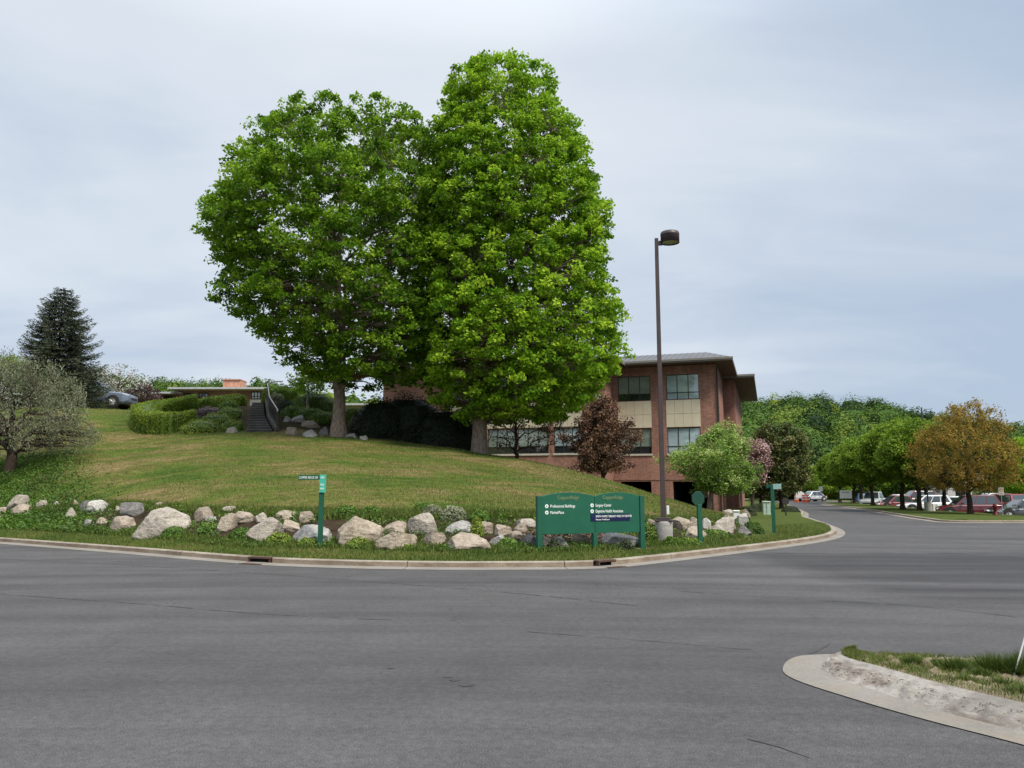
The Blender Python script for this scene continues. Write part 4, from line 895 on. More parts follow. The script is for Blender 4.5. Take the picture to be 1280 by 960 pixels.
for h in hw[1:]: window(HS_, MH, *h, n=3, rail=0, glassm=M_GL3)
window(HS_, MH, hx(312), hx(324), hz(500), hz(491), n=3, rail=.35, glassm=M_GL2, lowdark=False, sill=False)
MB().box((hx(311), -.66, hz(508)), (hx(325), -.61, hz(500.6))).build('white_panel', M_WHITE, HS_)
def slab(x0, x1, y0, y1, ze, rise): 
    r = MB(); r.box((x0, y0, ze-.14), (x1, y1, ze)); dd = (y1-y0)/2; r.add([(x0, y0, ze+.003), (x1, y0, ze+.003), (x1, y1, ze+.003), (x0, y1, ze+.003), (x0+dd*.6, y0+dd, ze+rise), (x1-dd*.6, y0+dd, ze+rise)], [(0, 1, 5, 4), (1, 2, 5), (2, 3, 4, 5), (3, 0, 4)]); return r
slab(hx(183), hx(226), -.8, 9.5, hz(491.2), .3).build('roof', plain('grey_roof', (.36, .38, .39), .7), HS_)
slab(hx(214), hx(338), -1.7, 9.8, hz(487.4), .5).build('roof', plain('grey_roof', (.36, .38, .39), .7), HS_)
MB().box((hx(271), .2, hz(489)), (hx(293), 1.6, hz(474.5))).box((hx(270.5), .1, hz(474.5)+.003), (hx(293.5), 1.7, hz(473.5))).build('chimney', M_CHIM, HS_)
# sliver of a sandstone outbuilding seen right of the left maple
q = ON(452, 56); OB = thing('stone_outbuilding', (q.x, q.y, 0), 0, 'low sandstone outbuilding glimpsed between the left maple trunk and the yews', 'outbuilding')
MB().box((-1.3, 0, 3), (1.3, 3, P(640, 507, 56).z)).build('wall', plain('sandstone', (.4, .31, .22), .9, scale=3), OB); MB().box((-1.6, -.3, P(640, 507, 56).z+.003), (1.6, 3.3, P(640, 504.5, 56).z)).build('roof', plain('grey_roof', (.36, .38, .39), .7), OB)

# ---------------------------------------------------------------- garden steps and handrail
s0 = ON(324, 41.0); M_STEP = concrete('old_step_concrete', (.055, .05, .047), (.11, .10, .095), (.03, .028, .025), .5)
zs0 = s0.z-.02; zt_ = P(322, 504, 45.2).z; NS = 12
STP = thing('garden_steps', (0, 0, 0), 0, 'dark weathered flight of concrete steps climbing the garden bank to the house', 'steps')
mb = MB(); rise = (zt_-zs0)/NS
for i in range(NS):
    y0_ = 41.0+i*.35; xl = TT(np.interp(i, [0, NS], [305, 311]))*y0_; xr = TT(np.interp(i, [0, NS*.45, NS], [337, 327, 324]))*y0_
    mb.box((xl, y0_, zs0-.6), (xr, y0_+.35+(.0 if i < NS-1 else 1.5), zs0+rise*(i+1)-.05)); mb.box((xl-.01, y0_-.035, zs0+rise*(i+1)-.048), (xr+.01, y0_+.32+(.0 if i < NS-1 else 1.5), zs0+rise*(i+1)), 1)
mb.build('steps', [M_STEP, concrete('step_nosing', (.10, .095, .09), (.17, .16, .15), (.05, .045, .04), .4)], STP)
cw = []
for i in range(0, NS+1, 2):
    y0_ = 41.0+i*.35; cw.append((TT(np.interp(i, [0, NS*.45, NS], [341, 330, 326.5]))*y0_, y0_, zs0+rise*i))
cwc = catmull(cw, 4); mb = MB(); lo = cwc.copy(); lo[:, 2] -= .8; hi = cwc.copy(); hi[:, 2] += .25; hi2 = hi.copy(); hi2[:, 0] += .2; lo2 = lo.copy(); lo2[:, 0] += .2
mb.grid(np.stack([lo, hi, hi2, lo2], 1)); mb.add([lo[0], hi[0], hi2[0], lo2[0]], [(0, 1, 2, 3)]); mb.build('side_wall', M_STEP, STP)
HR = thing('handrail', tuple(cw[0]), 0, 'curving pale metal handrail on thin dark balusters beside the garden steps', 'handrail')
rl = cwc.copy(); rl[:, 0] += .1; rl[:, 2] += 1.15; rl -= np.array(cw[0]); end = rl[0]+np.array([.05, -.3, -.08]); rl2 = np.concatenate([[end], rl, [rl[-1]+np.array([.35, .15, .12]), rl[-1]+np.array([.8, .3, .16])]])
MB().tube(rl2, .032, 7).build('rail', plain('pale_rail', (.42, .40, .36), .5), HR, True)
mb = MB()
for i in range(0, len(rl), 1): mb.tube([rl[i]-np.array([0, 0, .95]), rl[i]], .012, 4)
mb.build('balusters', M_FRAME, HR)
q_ = rl[0]; MB().tube([(q_[0], q_[1], -.1), (q_[0], q_[1], 1.15)], .03, 6).build('post', M_FRAME, HR); q_ = rl[-1]; MB().tube([(q_[0], q_[1], q_[2]-1.1), (q_[0], q_[1], q_[2])], .04, 6).build('post', M_FRAME, HR)

# ---------------------------------------------------------------- boulders
def boulder(x0, x1, y0, y1, mat, label, seed, flat=False, tilt=0., sharp=2.2, name='boulder', yhit=None, grp='boulders edging the lawn bank'):
    rng = np.random.RandomState(seed); g = HIT((x0+x1)/2, y1, *(yhit or (15, 44, 30))); Y = g.y
    wd = (x1-x0)/F_PX*Y*.97; ht = (y1-y0)/F_PX*Y*.92; dp = wd*.42
    lum = ico((0, 0, 0), (1, 1, 1), 3.4, seed, .30, 1.0, sharp)
    # chop with a few random planes for fractured faces
    v = lum.reshape(-1, 3)
    for _ in range(13):
        n_ = rng.normal(size=3); n_[2] = abs(n_[2])*.8-.1; n_ /= np.linalg.norm(n_); dd = rng.uniform(.48, .88); ov = v@n_-dd; v = v-np.clip(ov, 0, None)[:, None]*n_*.93
    v = v+.035*np.array([(noise.noise(Vector(tuple(q*6))), noise.noise(Vector(tuple(q*6+7))), noise.noise(Vector(tuple(q*6+3)))) for q in v])
    v -= (v.max(0)+v.min(0))/2; ext = (v.max(0)-v.min(0))/2; v /= ext
    ca, sa = math.cos(tilt), math.sin(tilt); bury = .34
    v = v*np.array([wd/2, max(dp, ht*.5), ht*(1+bury)/2])
    if tilt: v = np.column_stack([v[:, 0]*ca-v[:, 2]*sa, v[:, 1], v[:, 0]*sa+v[:, 2]*ca])
    mb = MB(); mb.grid(v.reshape(lum.shape), 0, .5, True)
    dpr = max(dp, ht*.5); o = mb.build(name, M_STONE[mat], None, True); o.location = (g.x*(g.y+dpr*.6)/g.y, g.y+dpr*.6, g.z+ht/2-ht*bury/2-.01)
    return tag(o, label, 'boulder', grp)
RK_ = [
 (10, 38, 617, 637, 'pale', 'rounded pale boulder, upper one of the pair near the left picture edge'), (13, 41, 629, 643, 'tan', 'low tan boulder below the rounded pale one near the left picture edge'),
 (-4, 12, 633, 642, 'tan', 'tan boulder cut by the left picture edge'), (-3, 4, 644, 649.5, 'pale', 'tiny pale stone at the very left picture edge'),
 (45, 62, 624, 635, 'pale', 'small pale stone alone in the ground cover, third group from the left'), (67, 76, 626, 633, 'white', 'very small white stone in the brown ground cover'),
 (90, 100, 623.5, 634, 'tan', 'small tan stone on top of the upright one'), (84, 96, 633, 648, 'pale', 'small upright pale stone below the tan one'),
 (98, 116, 625, 637, 'dark', 'dull mossy stone left of the white boulder'), (106, 138, 624, 641, 'white', 'smooth white boulder in the left part of the rock row'),
 (143, 151, 632, 638, 'pale', 'tiny pale stone against the jagged dark rock'), (151, 183, 627, 645, 'dark', 'jagged dark grey rock left of the largest boulder'),
 (134, 170, 643.5, 663, 'pink', 'pinkish domed boulder at the front left of the largest boulder'), (105, 119, 649, 657, 'grey', 'small flat grey stone left of the pinkish domed boulder'), (118, 137, 646.5, 655, 'tan', 'thin flat slab beside the pinkish domed boulder'),
 (171, 241, 632, 669, 'pale', 'largest long pale grey boulder in the left half of the rock row'), (192, 205, 627, 634, 'tan', 'small tan stone behind the top of the largest grey boulder'),
 (241, 268, 632, 650, 'brown', 'brown rounded boulder right of the largest grey one'), (256, 273, 645, 652, 'grey', 'flat grey stone under the brown rounded boulder'), (270, 296, 640, 664, 'tan', 'egg-shaped tan boulder between brown and cream boulders'),
 (277, 298, 632, 641, 'pale', 'small flat pale stone behind the egg-shaped boulder'), (291, 320, 638, 654, 'pink', 'cream-pink boulder touching the egg-shaped one on its right'),
 (319, 336, 640, 653, 'pale', 'pale pointed stone on top of the big speckled boulder'), (308, 353, 645, 677, 'pale', 'big speckled grey-white boulder left of the street-name post'),
 (345, 374, 637, 649, 'tan', 'flat tan block, upper left of the street-name post'), (374, 395, 639, 653, 'brown', 'brown and grey rounded stone just left of the street-name post'), (352, 377, 649, 664, 'pink', 'speckled pinkish block below the flat tan block'),
 (361, 418, 655, 680, 'grey', 'blue-grey wedge boulder behind the foot of the street-name post'),
 (415, 481, 643, 680, 'tan', 'very large cream angular boulder right of the street-name post'), (480, 509, 650, 667, 'pink', 'pinkish block between the very large cream boulder and the peaked one'),
 (470, 522, 664, 687, 'tan', 'long flat-topped tan block in the front row below the peaked boulder'), (507, 549, 639, 666, 'pale', 'peaked cream boulder with dark underside in the middle of the row'),
 (528, 559, 663, 680, 'pink', 'pale pink block under the peaked boulder'), (555, 592, 650, 666, 'grey', 'grey sloping slab right of the peaked boulder'), (555, 616, 664, 689, 'pink', 'large domed pinkish-grey boulder in the front row left of the big sign'),
 (596, 617, 651, 668, 'brown', 'broken reddish-brown rock above the domed pinkish boulder'), (617, 642, 655, 669, 'pink', 'squarish pink-grey stone left of the big sign'), (611, 636, 668, 682, 'grey', 'blue-grey stone low at the foot of the row left of the big sign'),
 (636, 656, 663, 678, 'brown', 'brown angular stone touching the squarish pink-grey one'), (645, 672, 648, 659, 'pale', 'flat pale slab at the top of the row beside the big sign'), (642, 660, 653, 666, 'brown', 'dark brown stone under the flat pale slab'), (653, 672, 666, 683, 'dark', 'dark grey stone directly left of the big sign post'),
 (678, 693, 670, 685, 'tan', 'small tan stone seen under the left panel of the big sign, by the left leg'), (692, 713, 670, 684, 'grey', 'grey stone seen under the left panel of the big sign, near the middle'), (713, 738, 664, 680, 'brown', 'brown stone seen under the left panel, next to the middle leg'),
 (747, 800, 665, 684, 'grey', 'long flat grey boulder seen under the right panel of the big sign'), (806, 821, 647, 661, 'brown', 'small brown stone between the big sign and the lamp base'),
 (840, 865, 645, 662, 'tan', 'tan boulder directly right of the lamp base'), (859, 877, 645, 660, 'tan', 'smaller tan boulder behind the tan one beside the lamp base'), (854, 886, 657, 673, 'pink', 'pinkish flat boulder behind the round-topped green sign post'),
 (877, 890, 646, 661, 'white', 'white rounded stone just right of the round-topped green sign post'), (886, 910, 654, 669, 'pale', 'low pale boulder at the foot of the long slanted slab'), (892, 921, 641, 669, 'pale', 'long pale slab leaning down to the right, right of the green sign post', -.55),
 (903, 921, 641, 663, 'brown', 'tall brown rock behind the slanted slab'), (921, 936, 640, 658, 'white', 'smooth white boulder near the right end of the rock row'), (921, 940, 656, 669, 'dark', 'dark grey boulder at the right end of the rock row'),
 (925, 938, 635, 647, 'brown', 'tan-brown stone behind the right end of the rock row'), (902, 917, 636, 643, 'pale', 'thin pale stone at the back near the white marker box'),
]
for i, r_ in enumerate(RK_): boulder(*r_[:6], 300+i*7, tilt=r_[6] if len(r_) > 6 else 0)
for i, (a, b_, c, d, mt, lb) in enumerate(((354, 364, 519, 527, 'grey', 'small grey stone at the foot of the handrail'), (362, 384, 517, 528, 'grey', 'grey flat-topped rock in the upper garden bank'), (378, 402, 524, 535, 'brown', 'brown rock in the middle of the garden bank'), (356, 376, 532, 544, 'brown', 'large brown rock low on the garden bank'), (378, 398, 535, 546, 'grey', 'grey rock low on the garden bank left of the maple'), (398, 411, 531, 545, 'dark', 'dark rock against the left maple trunk'), (431, 448, 540, 548, 'grey', 'grey stone at the right foot of the left maple'), (284, 298, 533, 541, 'pale', 'flat pale stone beside the foot of the steps'), (449, 460, 543, 550, 'grey', 'small grey stone in front of the first dark yew'))):
    boulder(a, b_, c, d, mt, lb, 900+i, yhit=(39, 60, 43), grp='rocks in the garden bank')
# ---------------------------------------------------------------- signs
M_GREEN = plain('sign_green', (.007, .085, .048), .5, var=.10, scale=2.5); M_GREEN2 = plain('post_green', (.008, .078, .045), .5, var=.12); M_TEAL = plain('blade_teal', (.05, .38, .27), .45, var=.08); M_NAVY = plain('navy_panel', (.006, .008, .05), .4, var=.08)
M_LETW = plain('white_lettering', (.78, .80, .78), .5, var=.03); M_LETO = plain('olive_lettering', (.17, .22, .10), .6, var=.1)
RX = Matrix.Rotation(R(90), 4, 'X')
a = HIT(674, 688.6, 15, 30); bpt = HIT(802.5, 686.5, 15, 30); dv = bpt-a; ang = math.atan2(dv.y, dv.x); WS = math.hypot(dv.x, dv.y)
SG = thing('directional_sign', a, ang, 'wide dark green two-panel directional sign with arched tops in front of the boulders', 'sign')
k_ = a.y/F_PX; top = (688.6-622.6)*k_; bot = (688.6-669)*k_; arch = (688.6-617.7)*k_; midx = (742-674)/(802.5-674)*WS*.995
for x, w2 in ((0, .065), (midx, .06), (WS, .065)):
    MB().box((x-w2, -.06, -.2), (x+w2, .06, (bot if x == midx else top+.01))).build('post', M_GREEN2, SG, bevel=.006)
for x0_, x1_ in ((.068, midx-.005), (midx+.005, WS-.068)):
    n = 16; pl = [(x0_, bot), (x1_, bot)]+[(x1_+(x0_-x1_)*i/n, top+(arch-top)*math.sin(math.pi*i/n)**.8) for i in range(n+1)]
    po = MB().prism(pl, -.03, .03, 0, Matrix.Rotation(R(90), 4, 'X')).build('sign_panel', M_GREEN, SG, bevel=.005)
    if x0_ < .5: PA = po
    else: PB = po
k2 = 1/985*a.y
def tx(px): return (px-674)*k2*1.0
def tz(py): return (688.6-py)*k2
def line(s, px, py, size, mat, par, sx=1., dot=True, y=-.034):
    text(s, size, mat, par, Matrix.Translation((tx(px), y, tz(py))) @ RX, .003, sx=sx)
    if dot:
        MB().prism(disc_poly(size*.46, 16, tx(px)-size*.95, tz(py)+size*.34), .032, .038, 0, Matrix.Rotation(R(90), 4, 'X')).build('arrow_disc', M_LETW, par)
        MB().prism([(tx(px)-size*.95+size*q[0], tz(py)+size*(.34+q[1])) for q in ((-.25, 0), (0, .27), (.25, 0), (.08, 0), (.08, -.25), (-.08, -.25), (-.08, 0))], .0385, .0415, 0, Matrix.Rotation(R(90), 4, 'X')).build('arrow', M_GREEN, par)
line('CopperRidge', 698.5, 626.3, .125, M_LETO, PA, .88, False); line('CopperRidge', 763, 626.3, .125, M_LETO, PB, .88, False)
line('Professional Buildings', 688.5, 636.4, .098, M_LETW, PA, .80); line('MarketPlace', 688.5, 644.2, .098, M_LETW, PA, .76)
line('Surgery Center', 752.5, 635.8, .098, M_LETW, PB, .74); line('Digestive Health Associates', 752.5, 643.2, .098, M_LETW, PB, .72)
NP = MB().box((tx(745.4), -.04, tz(654)), (tx(803), -.031, tz(645.0))).build('navy_panel', M_NAVY, PB)
line('SMITH FAMILY BREAST HEALTH CENTER', 752.5, 649.3, .072, M_LETW, PB, .80, True, -.0435); line('Munson Healthcare', 752.5, 652.9, .052, M_LETW, PB, .95, False, -.0435)

# street-name post, left
g = HIT(400, 684.6, 15, 30); PN = thing('street_name_post', g, 0, 'green street-name post with COPPER RIDGE DR blade at its top, left of the big sign', 'sign post'); k3 = g.y/985
hP = (684.6-596)*k3
MB().box((-.055, -.055, -.2), (.055, .055, hP)).build('post', M_GREEN2, PN, bevel=.006)
bl = MB().box((-.60, -.012, hP-.125), (-.058, .012, hP-.004)).build('name_blade', M_GREEN, PN); text('COPPER RIDGE DR', .082, M_LETW, bl, Matrix.Translation((-.585, -.016, hP-.095)) @ RX, .002, sx=.70)
pl_ = MB().box((-.045, -.085, hP-.44), (.115, -.0585, hP+.005)).build('number_plate', M_TEAL, PN)
for i, s in enumerate(('4000', '4020', '4040')): text(s, .08, M_LETW, pl_, Matrix.Translation((-.025, -.089, hP-.095-(.0, .18, .28)[i])) @ RX, .002, sx=.62)
# round-topped sign seen from behind
g = HIT(875.5, 679.8, 15, 35); SB = thing('round_sign', g, R(8), 'green sign post seen from behind with a rounded green board, right of the lamp base', 'sign post'); k3 = g.y/985
MB().box((-.06, -.05, -.2), (.06, .05, (679.8-632)*k3)).build('post', M_GREEN2, SB, bevel=.006)
r8 = 8.6*k3; pz = (679.8-625)*k3; oc = [(r8*math.cos(t)*1.0, pz+r8*1.12*math.sin(t)) for t in np.arange(8)/8*6.283+.3927]
MB().prism(oc, -.085, -.055, 0, Matrix.Rotation(R(90), 4, 'X')).build('board', plain('board_green', (.006, .05, .032), .5), SB, bevel=.004)
# second street-name post
g = HIT(967.5, 667.0, 20, 45) if False else PG(967.8, 667, ZK+.01); SP = thing('street_name_post', g, R(-20), 'slender green street-name post on the grass nose, near the utility box', 'sign post'); k3 = g.y/985
hP = (667-607)*k3; MB().box((-.06, -.06, -.2), (.06, .06, hP)).build('post', M_GREEN2, SP, bevel=.006)
bl = MB().box((.03, -.072, hP-.16), (.30, -.0605, hP+.02)).build('name_blade', plain('grey_green_blade', (.25, .40, .38), .4), SP); bl2 = MB().box((-.20, .0625, hP-.13), (.05, .08, hP+.0)).build('name_blade', M_GREEN2, SP)
# dark mailbox-like sign
g = PG(982.5, 645, ZK); MS = thing('dark_sign', g, 0, 'small dark pointed sign on a thin post at the mouth of the side drive', 'sign'); k3 = g.y/985
MB().box((-.035, -.035, -.1), (.035, .035, 17*k3)).build('post', M_FRAME, MS); rr8 = 4.6*k3; MB().prism([(rr8*math.cos(t), 18*k3+rr8*math.sin(t)) for t in np.arange(8)/8*6.283+.3927], .04, .055, 0, Matrix.Rotation(R(90), 4, 'X')).build('board', M_FRAME, MS)
# white marker and utility box
g = HIT(920, 641.5, 20, 50); MK = thing('marker_box', g, R(-8), 'small white pedestal box standing behind the right-end boulders', 'utility box'); k3 = g.y/985
MB().box((-3.6*k3, -.12, -.4), (3.6*k3, .12, 12.5*k3)).build('body', M_WHITE, MK, bevel=.02); MB().box((-4.0*k3, -.15, 12.6*k3), (4.0*k3, .15, 14.2*k3)).build('lid', plain('off_white', (.66, .66, .64), .5), MK, bevel=.015)
g = PG(958.5, 643.6, ZK); UB = thing('utility_box', g, R(-12), 'pale green utility cabinet left of the slender street-name post', 'utility box'); k3 = g.y/985
MB().box((-4.3*k3, -.2, 0), (4.3*k3, .2, 15.4*k3)).build('cabinet', plain('pale_green_paint', (.34, .44, .36), .5), UB, bevel=.02); MB().box((-4.7*k3, -.24, 15.5*k3), (4.7*k3, .24, 16.6*k3)).build('lid', plain('pale_green_lid', (.44, .53, .45), .5), UB, bevel=.01); MB().box((-.02, -.215, .1), (0.0, -.203, 14*k3)).build('door_seam', M_FRAME, UB)

# ---------------------------------------------------------------- lamp post
g = HIT(830, 677.5, 15, 35); k3 = g.y/985; LP = thing('lamp_post', g, R(-6), 'tall brown lamp post with drum head standing on a concrete base between the rocks', 'lamp post')
hb = (677.5-652.5)*k3; rb = 11*k3; M_POLE = plain('pole_brown', (.050, .036, .036), .5, var=.12); M_PED = concrete('pedestal_concrete', (.24, .23, .22), (.40, .385, .365), (.17, .155, .14), .5)
pt = MB(); n = 28; th = np.arange(n)/n*2*np.pi
prof = [(rb*.97, -.3), (rb, .02), (rb*1.0, hb-.03), (rb*.96, hb), (.001, hb)]
pt.grid(np.array([[(r*math.cos(t), r*math.sin(t), z) for t in th] for r, z in prof]), 0, .5, True); pt.build('concrete_base', M_PED, LP)
MB().box((-.24, -.22, hb), (.24, .22, hb+.04)).box((-.17, -.17, hb+.0405), (.17, .17, hb+.1)).build('base_plate', M_POLE, LP, bevel=.008)
htop = (P(824, 298, g.y).z-g.z); pm_ = MB(); pm_.add([(sx_*w_, sy_*w_, z_) for z_, w_ in ((hb+.1, .066), (htop, .05)) for sx_, sy_ in ((-1, -1), (1, -1), (1, 1), (-1, 1))], [(0, 1, 5, 4), (1, 2, 6, 5), (2, 3, 7, 6), (3, 0, 4, 7), (4, 5, 6, 7)]); pm_.build('pole', M_POLE, LP, bevel=.008)
kx = g.y/F_PX; dx = 12.8*kx+.10; dr = 12.0*kx; dz = htop-.02; dh = 13*kx
MB().box((.058, -.04, dz-.19), (dx-dr*.8, .04, dz-.06)).build('arm', M_POLE, LP, bevel=.006)
hd = MB(); prof = [(.001, dz+dh-.1), (dr*.93, dz+dh-.1), (dr, dz+dh-.13), (dr, dz+dh*.42), (dr*1.015, dz+dh*.40), (dr*1.015, dz+dh*.34), (dr, dz+dh*.32), (dr, dz-.13), (dr*.93, dz-.13), (dr*.93, dz-.08), (.001, dz-.08)]
hd.grid(np.array([[(dx+r*math.cos(t), r*math.sin(t), z) for t in th] for r, z in prof]), 0, .5, True); hdo = hd.build('lamp_head', M_POLE, LP, True)
MB().prism(disc_poly(dr*.9, 24, dx, 0), dz-.11, dz-.085).build('lens', glass('lamp_lens', (.09, .10, .07), .2), hdo)
MB().box((.085, -.05, hb+.18), (.16, .05, hb+.42)).build('junction_box', M_WHITE, LP, bevel=.01)
# stake marker on the traffic island
b0 = PG(1263.5, 840, .06); t0 = P(1281, 792, b0.y); mk = thing('marker_stake', b0, 0, 'thin white leaning marker stake in the weeds of the traffic island', 'stake')
MB().tube([(0, 0, -.1), tuple((t0-b0)*1.35)], .007, 6).build('rod', M_WHITE, mk)

# storm drain inlets in the kerb
for (s0_, s1_), lb in zip(DR, ('rust-brown storm drain inlet in the kerb below the street-name post', 'small rust-brown storm drain inlet in the kerb below the big sign')):
    i0 = int(np.argmin(np.hypot(KERB[:, 0]-s0_.x, KERB[:, 1]-s0_.y))); d_ = s1_-s0_; L_ = math.hypot(d_.x, d_.y); an = math.atan2(d_.y, d_.x)
    D_ = thing('storm_drain', (s0_.x, s0_.y, 0), an, lb, 'storm drain', 'storm drains in the kerb')
    M_RUST = plain('rusty_iron', (.075, .042, .03), .85, var=.3, scale=12)
    MB().box((0, -.2, .105), (L_, .06, .142)).box((0, .0, -.05), (L_, .05, .104)).box((0, -.19, -.05), (.04, -.001, .104)).box((L_-.04, -.19, -.05), (L_, -.001, .104)).build('hood', M_RUST, D_)
    MB().box((.042, -.10, -.04), (L_-.042, -.003, .102)).build('opening', M_DARK, D_)
    gr_ = MB()
    for i in range(int(L_/.07)): gr_.box((.03+i*.07, -.48, .006), (.065+i*.07, -.205, .018))
    gr_.box((.0, -.5, .004), (L_, -.482, .02)); gr_.build('grate', M_RUST, D_)

# ---------------------------------------------------------------- small shrubs and weeds near the road
for i, (px, py, r, h_, mt, ti, lb) in enumerate(((693, 689, .19, .30, L_YEW, .9, 'small dark round shrub under the left panel of the big sign'), (783, 687.5, .21, .26, L_YEW, .85, 'small dark shrub under the right panel of the big sign'), (839, 683, .22, .28, L_COVER, .35, 'green leafy plant in front of the lamp base'),
     (813, 676, .25, .5, L_COVER, .5, 'green leafy shrub between the big sign and the lamp base'), (930, 655, .30, .40, L_COVER, .12, 'dark green rounded shrub behind the right-end boulders, upper one'), (942, 667, .40, .42, L_COVER, .1, 'dark green rounded shrub right of the dark grey end boulder'), (938, 645, .4, .5, L_YEW, .7, 'dark spreading shrub behind the white pedestal box'),
     (952, 640, .9, .6, L_YEW, .6, 'broad dark shrub left of the utility cabinet'), (990, 640.5, .6, .45, L_YEW, .6, 'dark low shrub beside the side drive mouth'),
     (190, 668, .32, .30, L_WEED, .3, 'dark green daylily clump in front of the largest grey boulder, left one'), (215, 672, .38, .32, L_WEED, .35, 'dark green daylily clump in front of the largest grey boulder, right one'), (258, 668, .3, .3, L_WEED, .4, 'green daylily clump under the flat grey stone'), (300, 674, .34, .3, L_WEED, .3, 'green clump left of the big speckled boulder'),
     (346, 680, .36, .3, L_COVER, .7, 'bright green leafy clump left of the street-name post'), (385, 683, .34, .26, L_COVER, .6, 'bright green leafy clump touching the street-name post'), (447, 683, .38, .26, L_COVER, .75, 'bright yellow-green clump under the very large cream boulder'), (505, 686, .25, .15, L_COVER, .7, 'low bright clump under the long flat-topped block'),
     (430, 646, .4, .34, L_WEED, .35, 'dark green bush above the very large cream boulder, left one'), (463, 645, .34, .30, L_WEED, .35, 'dark green bush above the very large cream boulder, right one'), (528, 640, .3, .28, L_WEED, .4, 'green bush behind the peaked boulder'), (566, 650, .42, .38, L_GREY, .7, 'grey-green lavender bush right of the peaked boulder'), (540, 646, .35, .34, L_GREY, .6, 'smaller grey-green bush behind the peaked boulder'),
     (600, 653, .28, .34, L_WEED, .5, 'green bush above the broken reddish-brown rock'), (635, 684, .28, .24, L_WEED, .5, 'green tuft between the rocks left of the big sign'), (596, 672, .18, .5, L_COVER, .9, 'upright yellow-green plant beside the broken reddish-brown rock'), (895, 672, .5, .26, L_COVER, .35, 'green leafy clump below the low pale boulder'), (862, 681, .4, .2, L_COVER, .4, 'green leafy clump left of the round-topped sign post'))):
    q = HIT(px, py, 15, 60) if px < 950 else PG(px, py, ZK); q.y += r*.4; shrub('roadside_plant', q+Vector((0, 0, -.03)), (r, r*.8, h_), mt, lb, cat='plant', n=int(900+1500*r), leaf=.055+.03*r, tint=ti, seed=60+i, inner=False, p=2.1)
# mulch bed below the big sign
mb = MB(); rng = np.random.RandomState(9); C = []
for _ in range(5200):
    x_ = rng.uniform(-.1, WS+.3); y_ = rng.uniform(-.05, 1.35); wv = Matrix.Rotation(ang, 4, 'Z') @ Vector((x_, y_, 0))+a; C.append((wv.x, wv.y, H(wv.x, wv.y)+.008+rng.rand()*.015))
q_, f_, t_2 = leafquads(rng, np.array(C), .065, 1.2, 0, .45, rng.normal(.5, .25, len(C))); mb.add(q_, f_, 0, t_2)
tag(mb.build('wood_mulch', leafmat('mulch', (.05, .03, .022), (.13, .085, .06), (.26, .20, .15), 0.)), 'brown wood mulch spread under the big sign', 'mulch', kind='stuff')
# island weeds
rng = np.random.RandomState(15)
for i, (px, py, r, h_, lb) in enumerate(((1141, 830, .10, .09, 'low dark green weed tuft, leftmost on the traffic island'), (1170, 829, .05, .05, 'very small weed tuft second from the left on the traffic island'), (1193, 836, .12, .12, 'dark green weed tuft in the middle of the traffic island'), (1206, 853, .11, .07, 'flat green weed in the lower middle of the traffic island'),
        (1241, 836, .17, .15, 'large tuft of grassy weeds left of the marker stake'), (1251, 858, .13, .08, 'flat green weed below the marker stake'), (1276, 838, .17, .17, 'tall weed tuft around the foot of the marker stake'), (1225, 843, .08, .07, 'small weed tuft left of the large grassy one'), (1276, 868, .12, .08, 'flat weed at the lower right picture edge'))):
    q = PG(px, py, .06); n = int(5000*r); pts = np.column_stack([rng.normal(0, r*.45, n), rng.normal(0, r*.35, n), np.full(n, -.01)]); m_ = MB(); d_ = np.hypot(pts[:, 0], pts[:, 1])/r
    m_.add(*blades(rng, pts, 1.0, .004, rng.normal(.3, .2, n), .05)[:2]); v = m_.v[0].reshape(-1, 3, 3); hh_ = (h_*np.clip(1.15-d_*.6, .3, 1.2)*rng.uniform(.5, 1.1, n)); v[:, 2, 2] = hh_; v[:, 2, :2] = pts[:, :2]*(1.9)+rng.normal(0, r*.12, (n, 2)); m_.t[0] = np.repeat(np.clip(rng.normal(.25, .2, n), 0, 1), 3)
    o = m_.build('weed_tuft', M_BLADE); o.location = q; tag(o, lb, 'weed', 'weed tufts on the traffic island')
m_ = MB(); pts = []
for _ in range(17000):
    s = rng.rand(); j_ = rng.randint(5, 200); a_ = I_bk[j_]*(1-s)+up[j_]*s; nz_ = noise.noise(Vector((a_[0]*2.2, a_[1]*3, 7)))
    if nz_ > -.22: pts.append((a_[0], a_[1], .10-.085*s))
pts = np.array(pts); q_, f_, t_2 = blades(rng, pts, .04, .003, rng.normal(.48, .25, len(pts)), .5); m_.add(q_, f_, 0, t_2); tag(m_.build('island_grass', M_BLADE), 'thin dry grass growing on the traffic island', 'grass', kind='stuff')
m_ = MB(); ngr = 2600; J = rng.randint(0, 219, ngr); S_ = rng.rand(ngr)**.6
for j_, s in zip(J, S_):
    if rng.rand() < .5: a_ = I_in[j_]*(1-s)+I_top[j_]*s; z = .012+.073*s**.8
    else: a_ = I_bk[j_]*(1-s)+up[j_]*s; z = .10-.085*s
    r = rng.uniform(.003, .008)*(1.6 if rng.rand() < .08 else 1); o6 = rng.normal(0, .25*r, (6, 3))+np.array([(r, 0, 0), (-r, 0, 0), (0, r, 0), (0, -r, 0), (0, 0, r*.6), (0, 0, -r*.6)]); m_.add(o6+np.array([a_[0], a_[1], z+r*.3]), np.array([(0, 2, 4), (2, 1, 4), (1, 3, 4), (3, 0, 4), (2, 0, 5), (1, 2, 5), (3, 1, 5), (0, 3, 5)]))
tag(m_.build('gravel', concrete('gravel', (.2, .17, .14), (.42, .38, .33), (.1, .08, .06), .4)), 'loose gravel crumbs on the kerb and soil of the traffic island', 'gravel', kind='stuff')

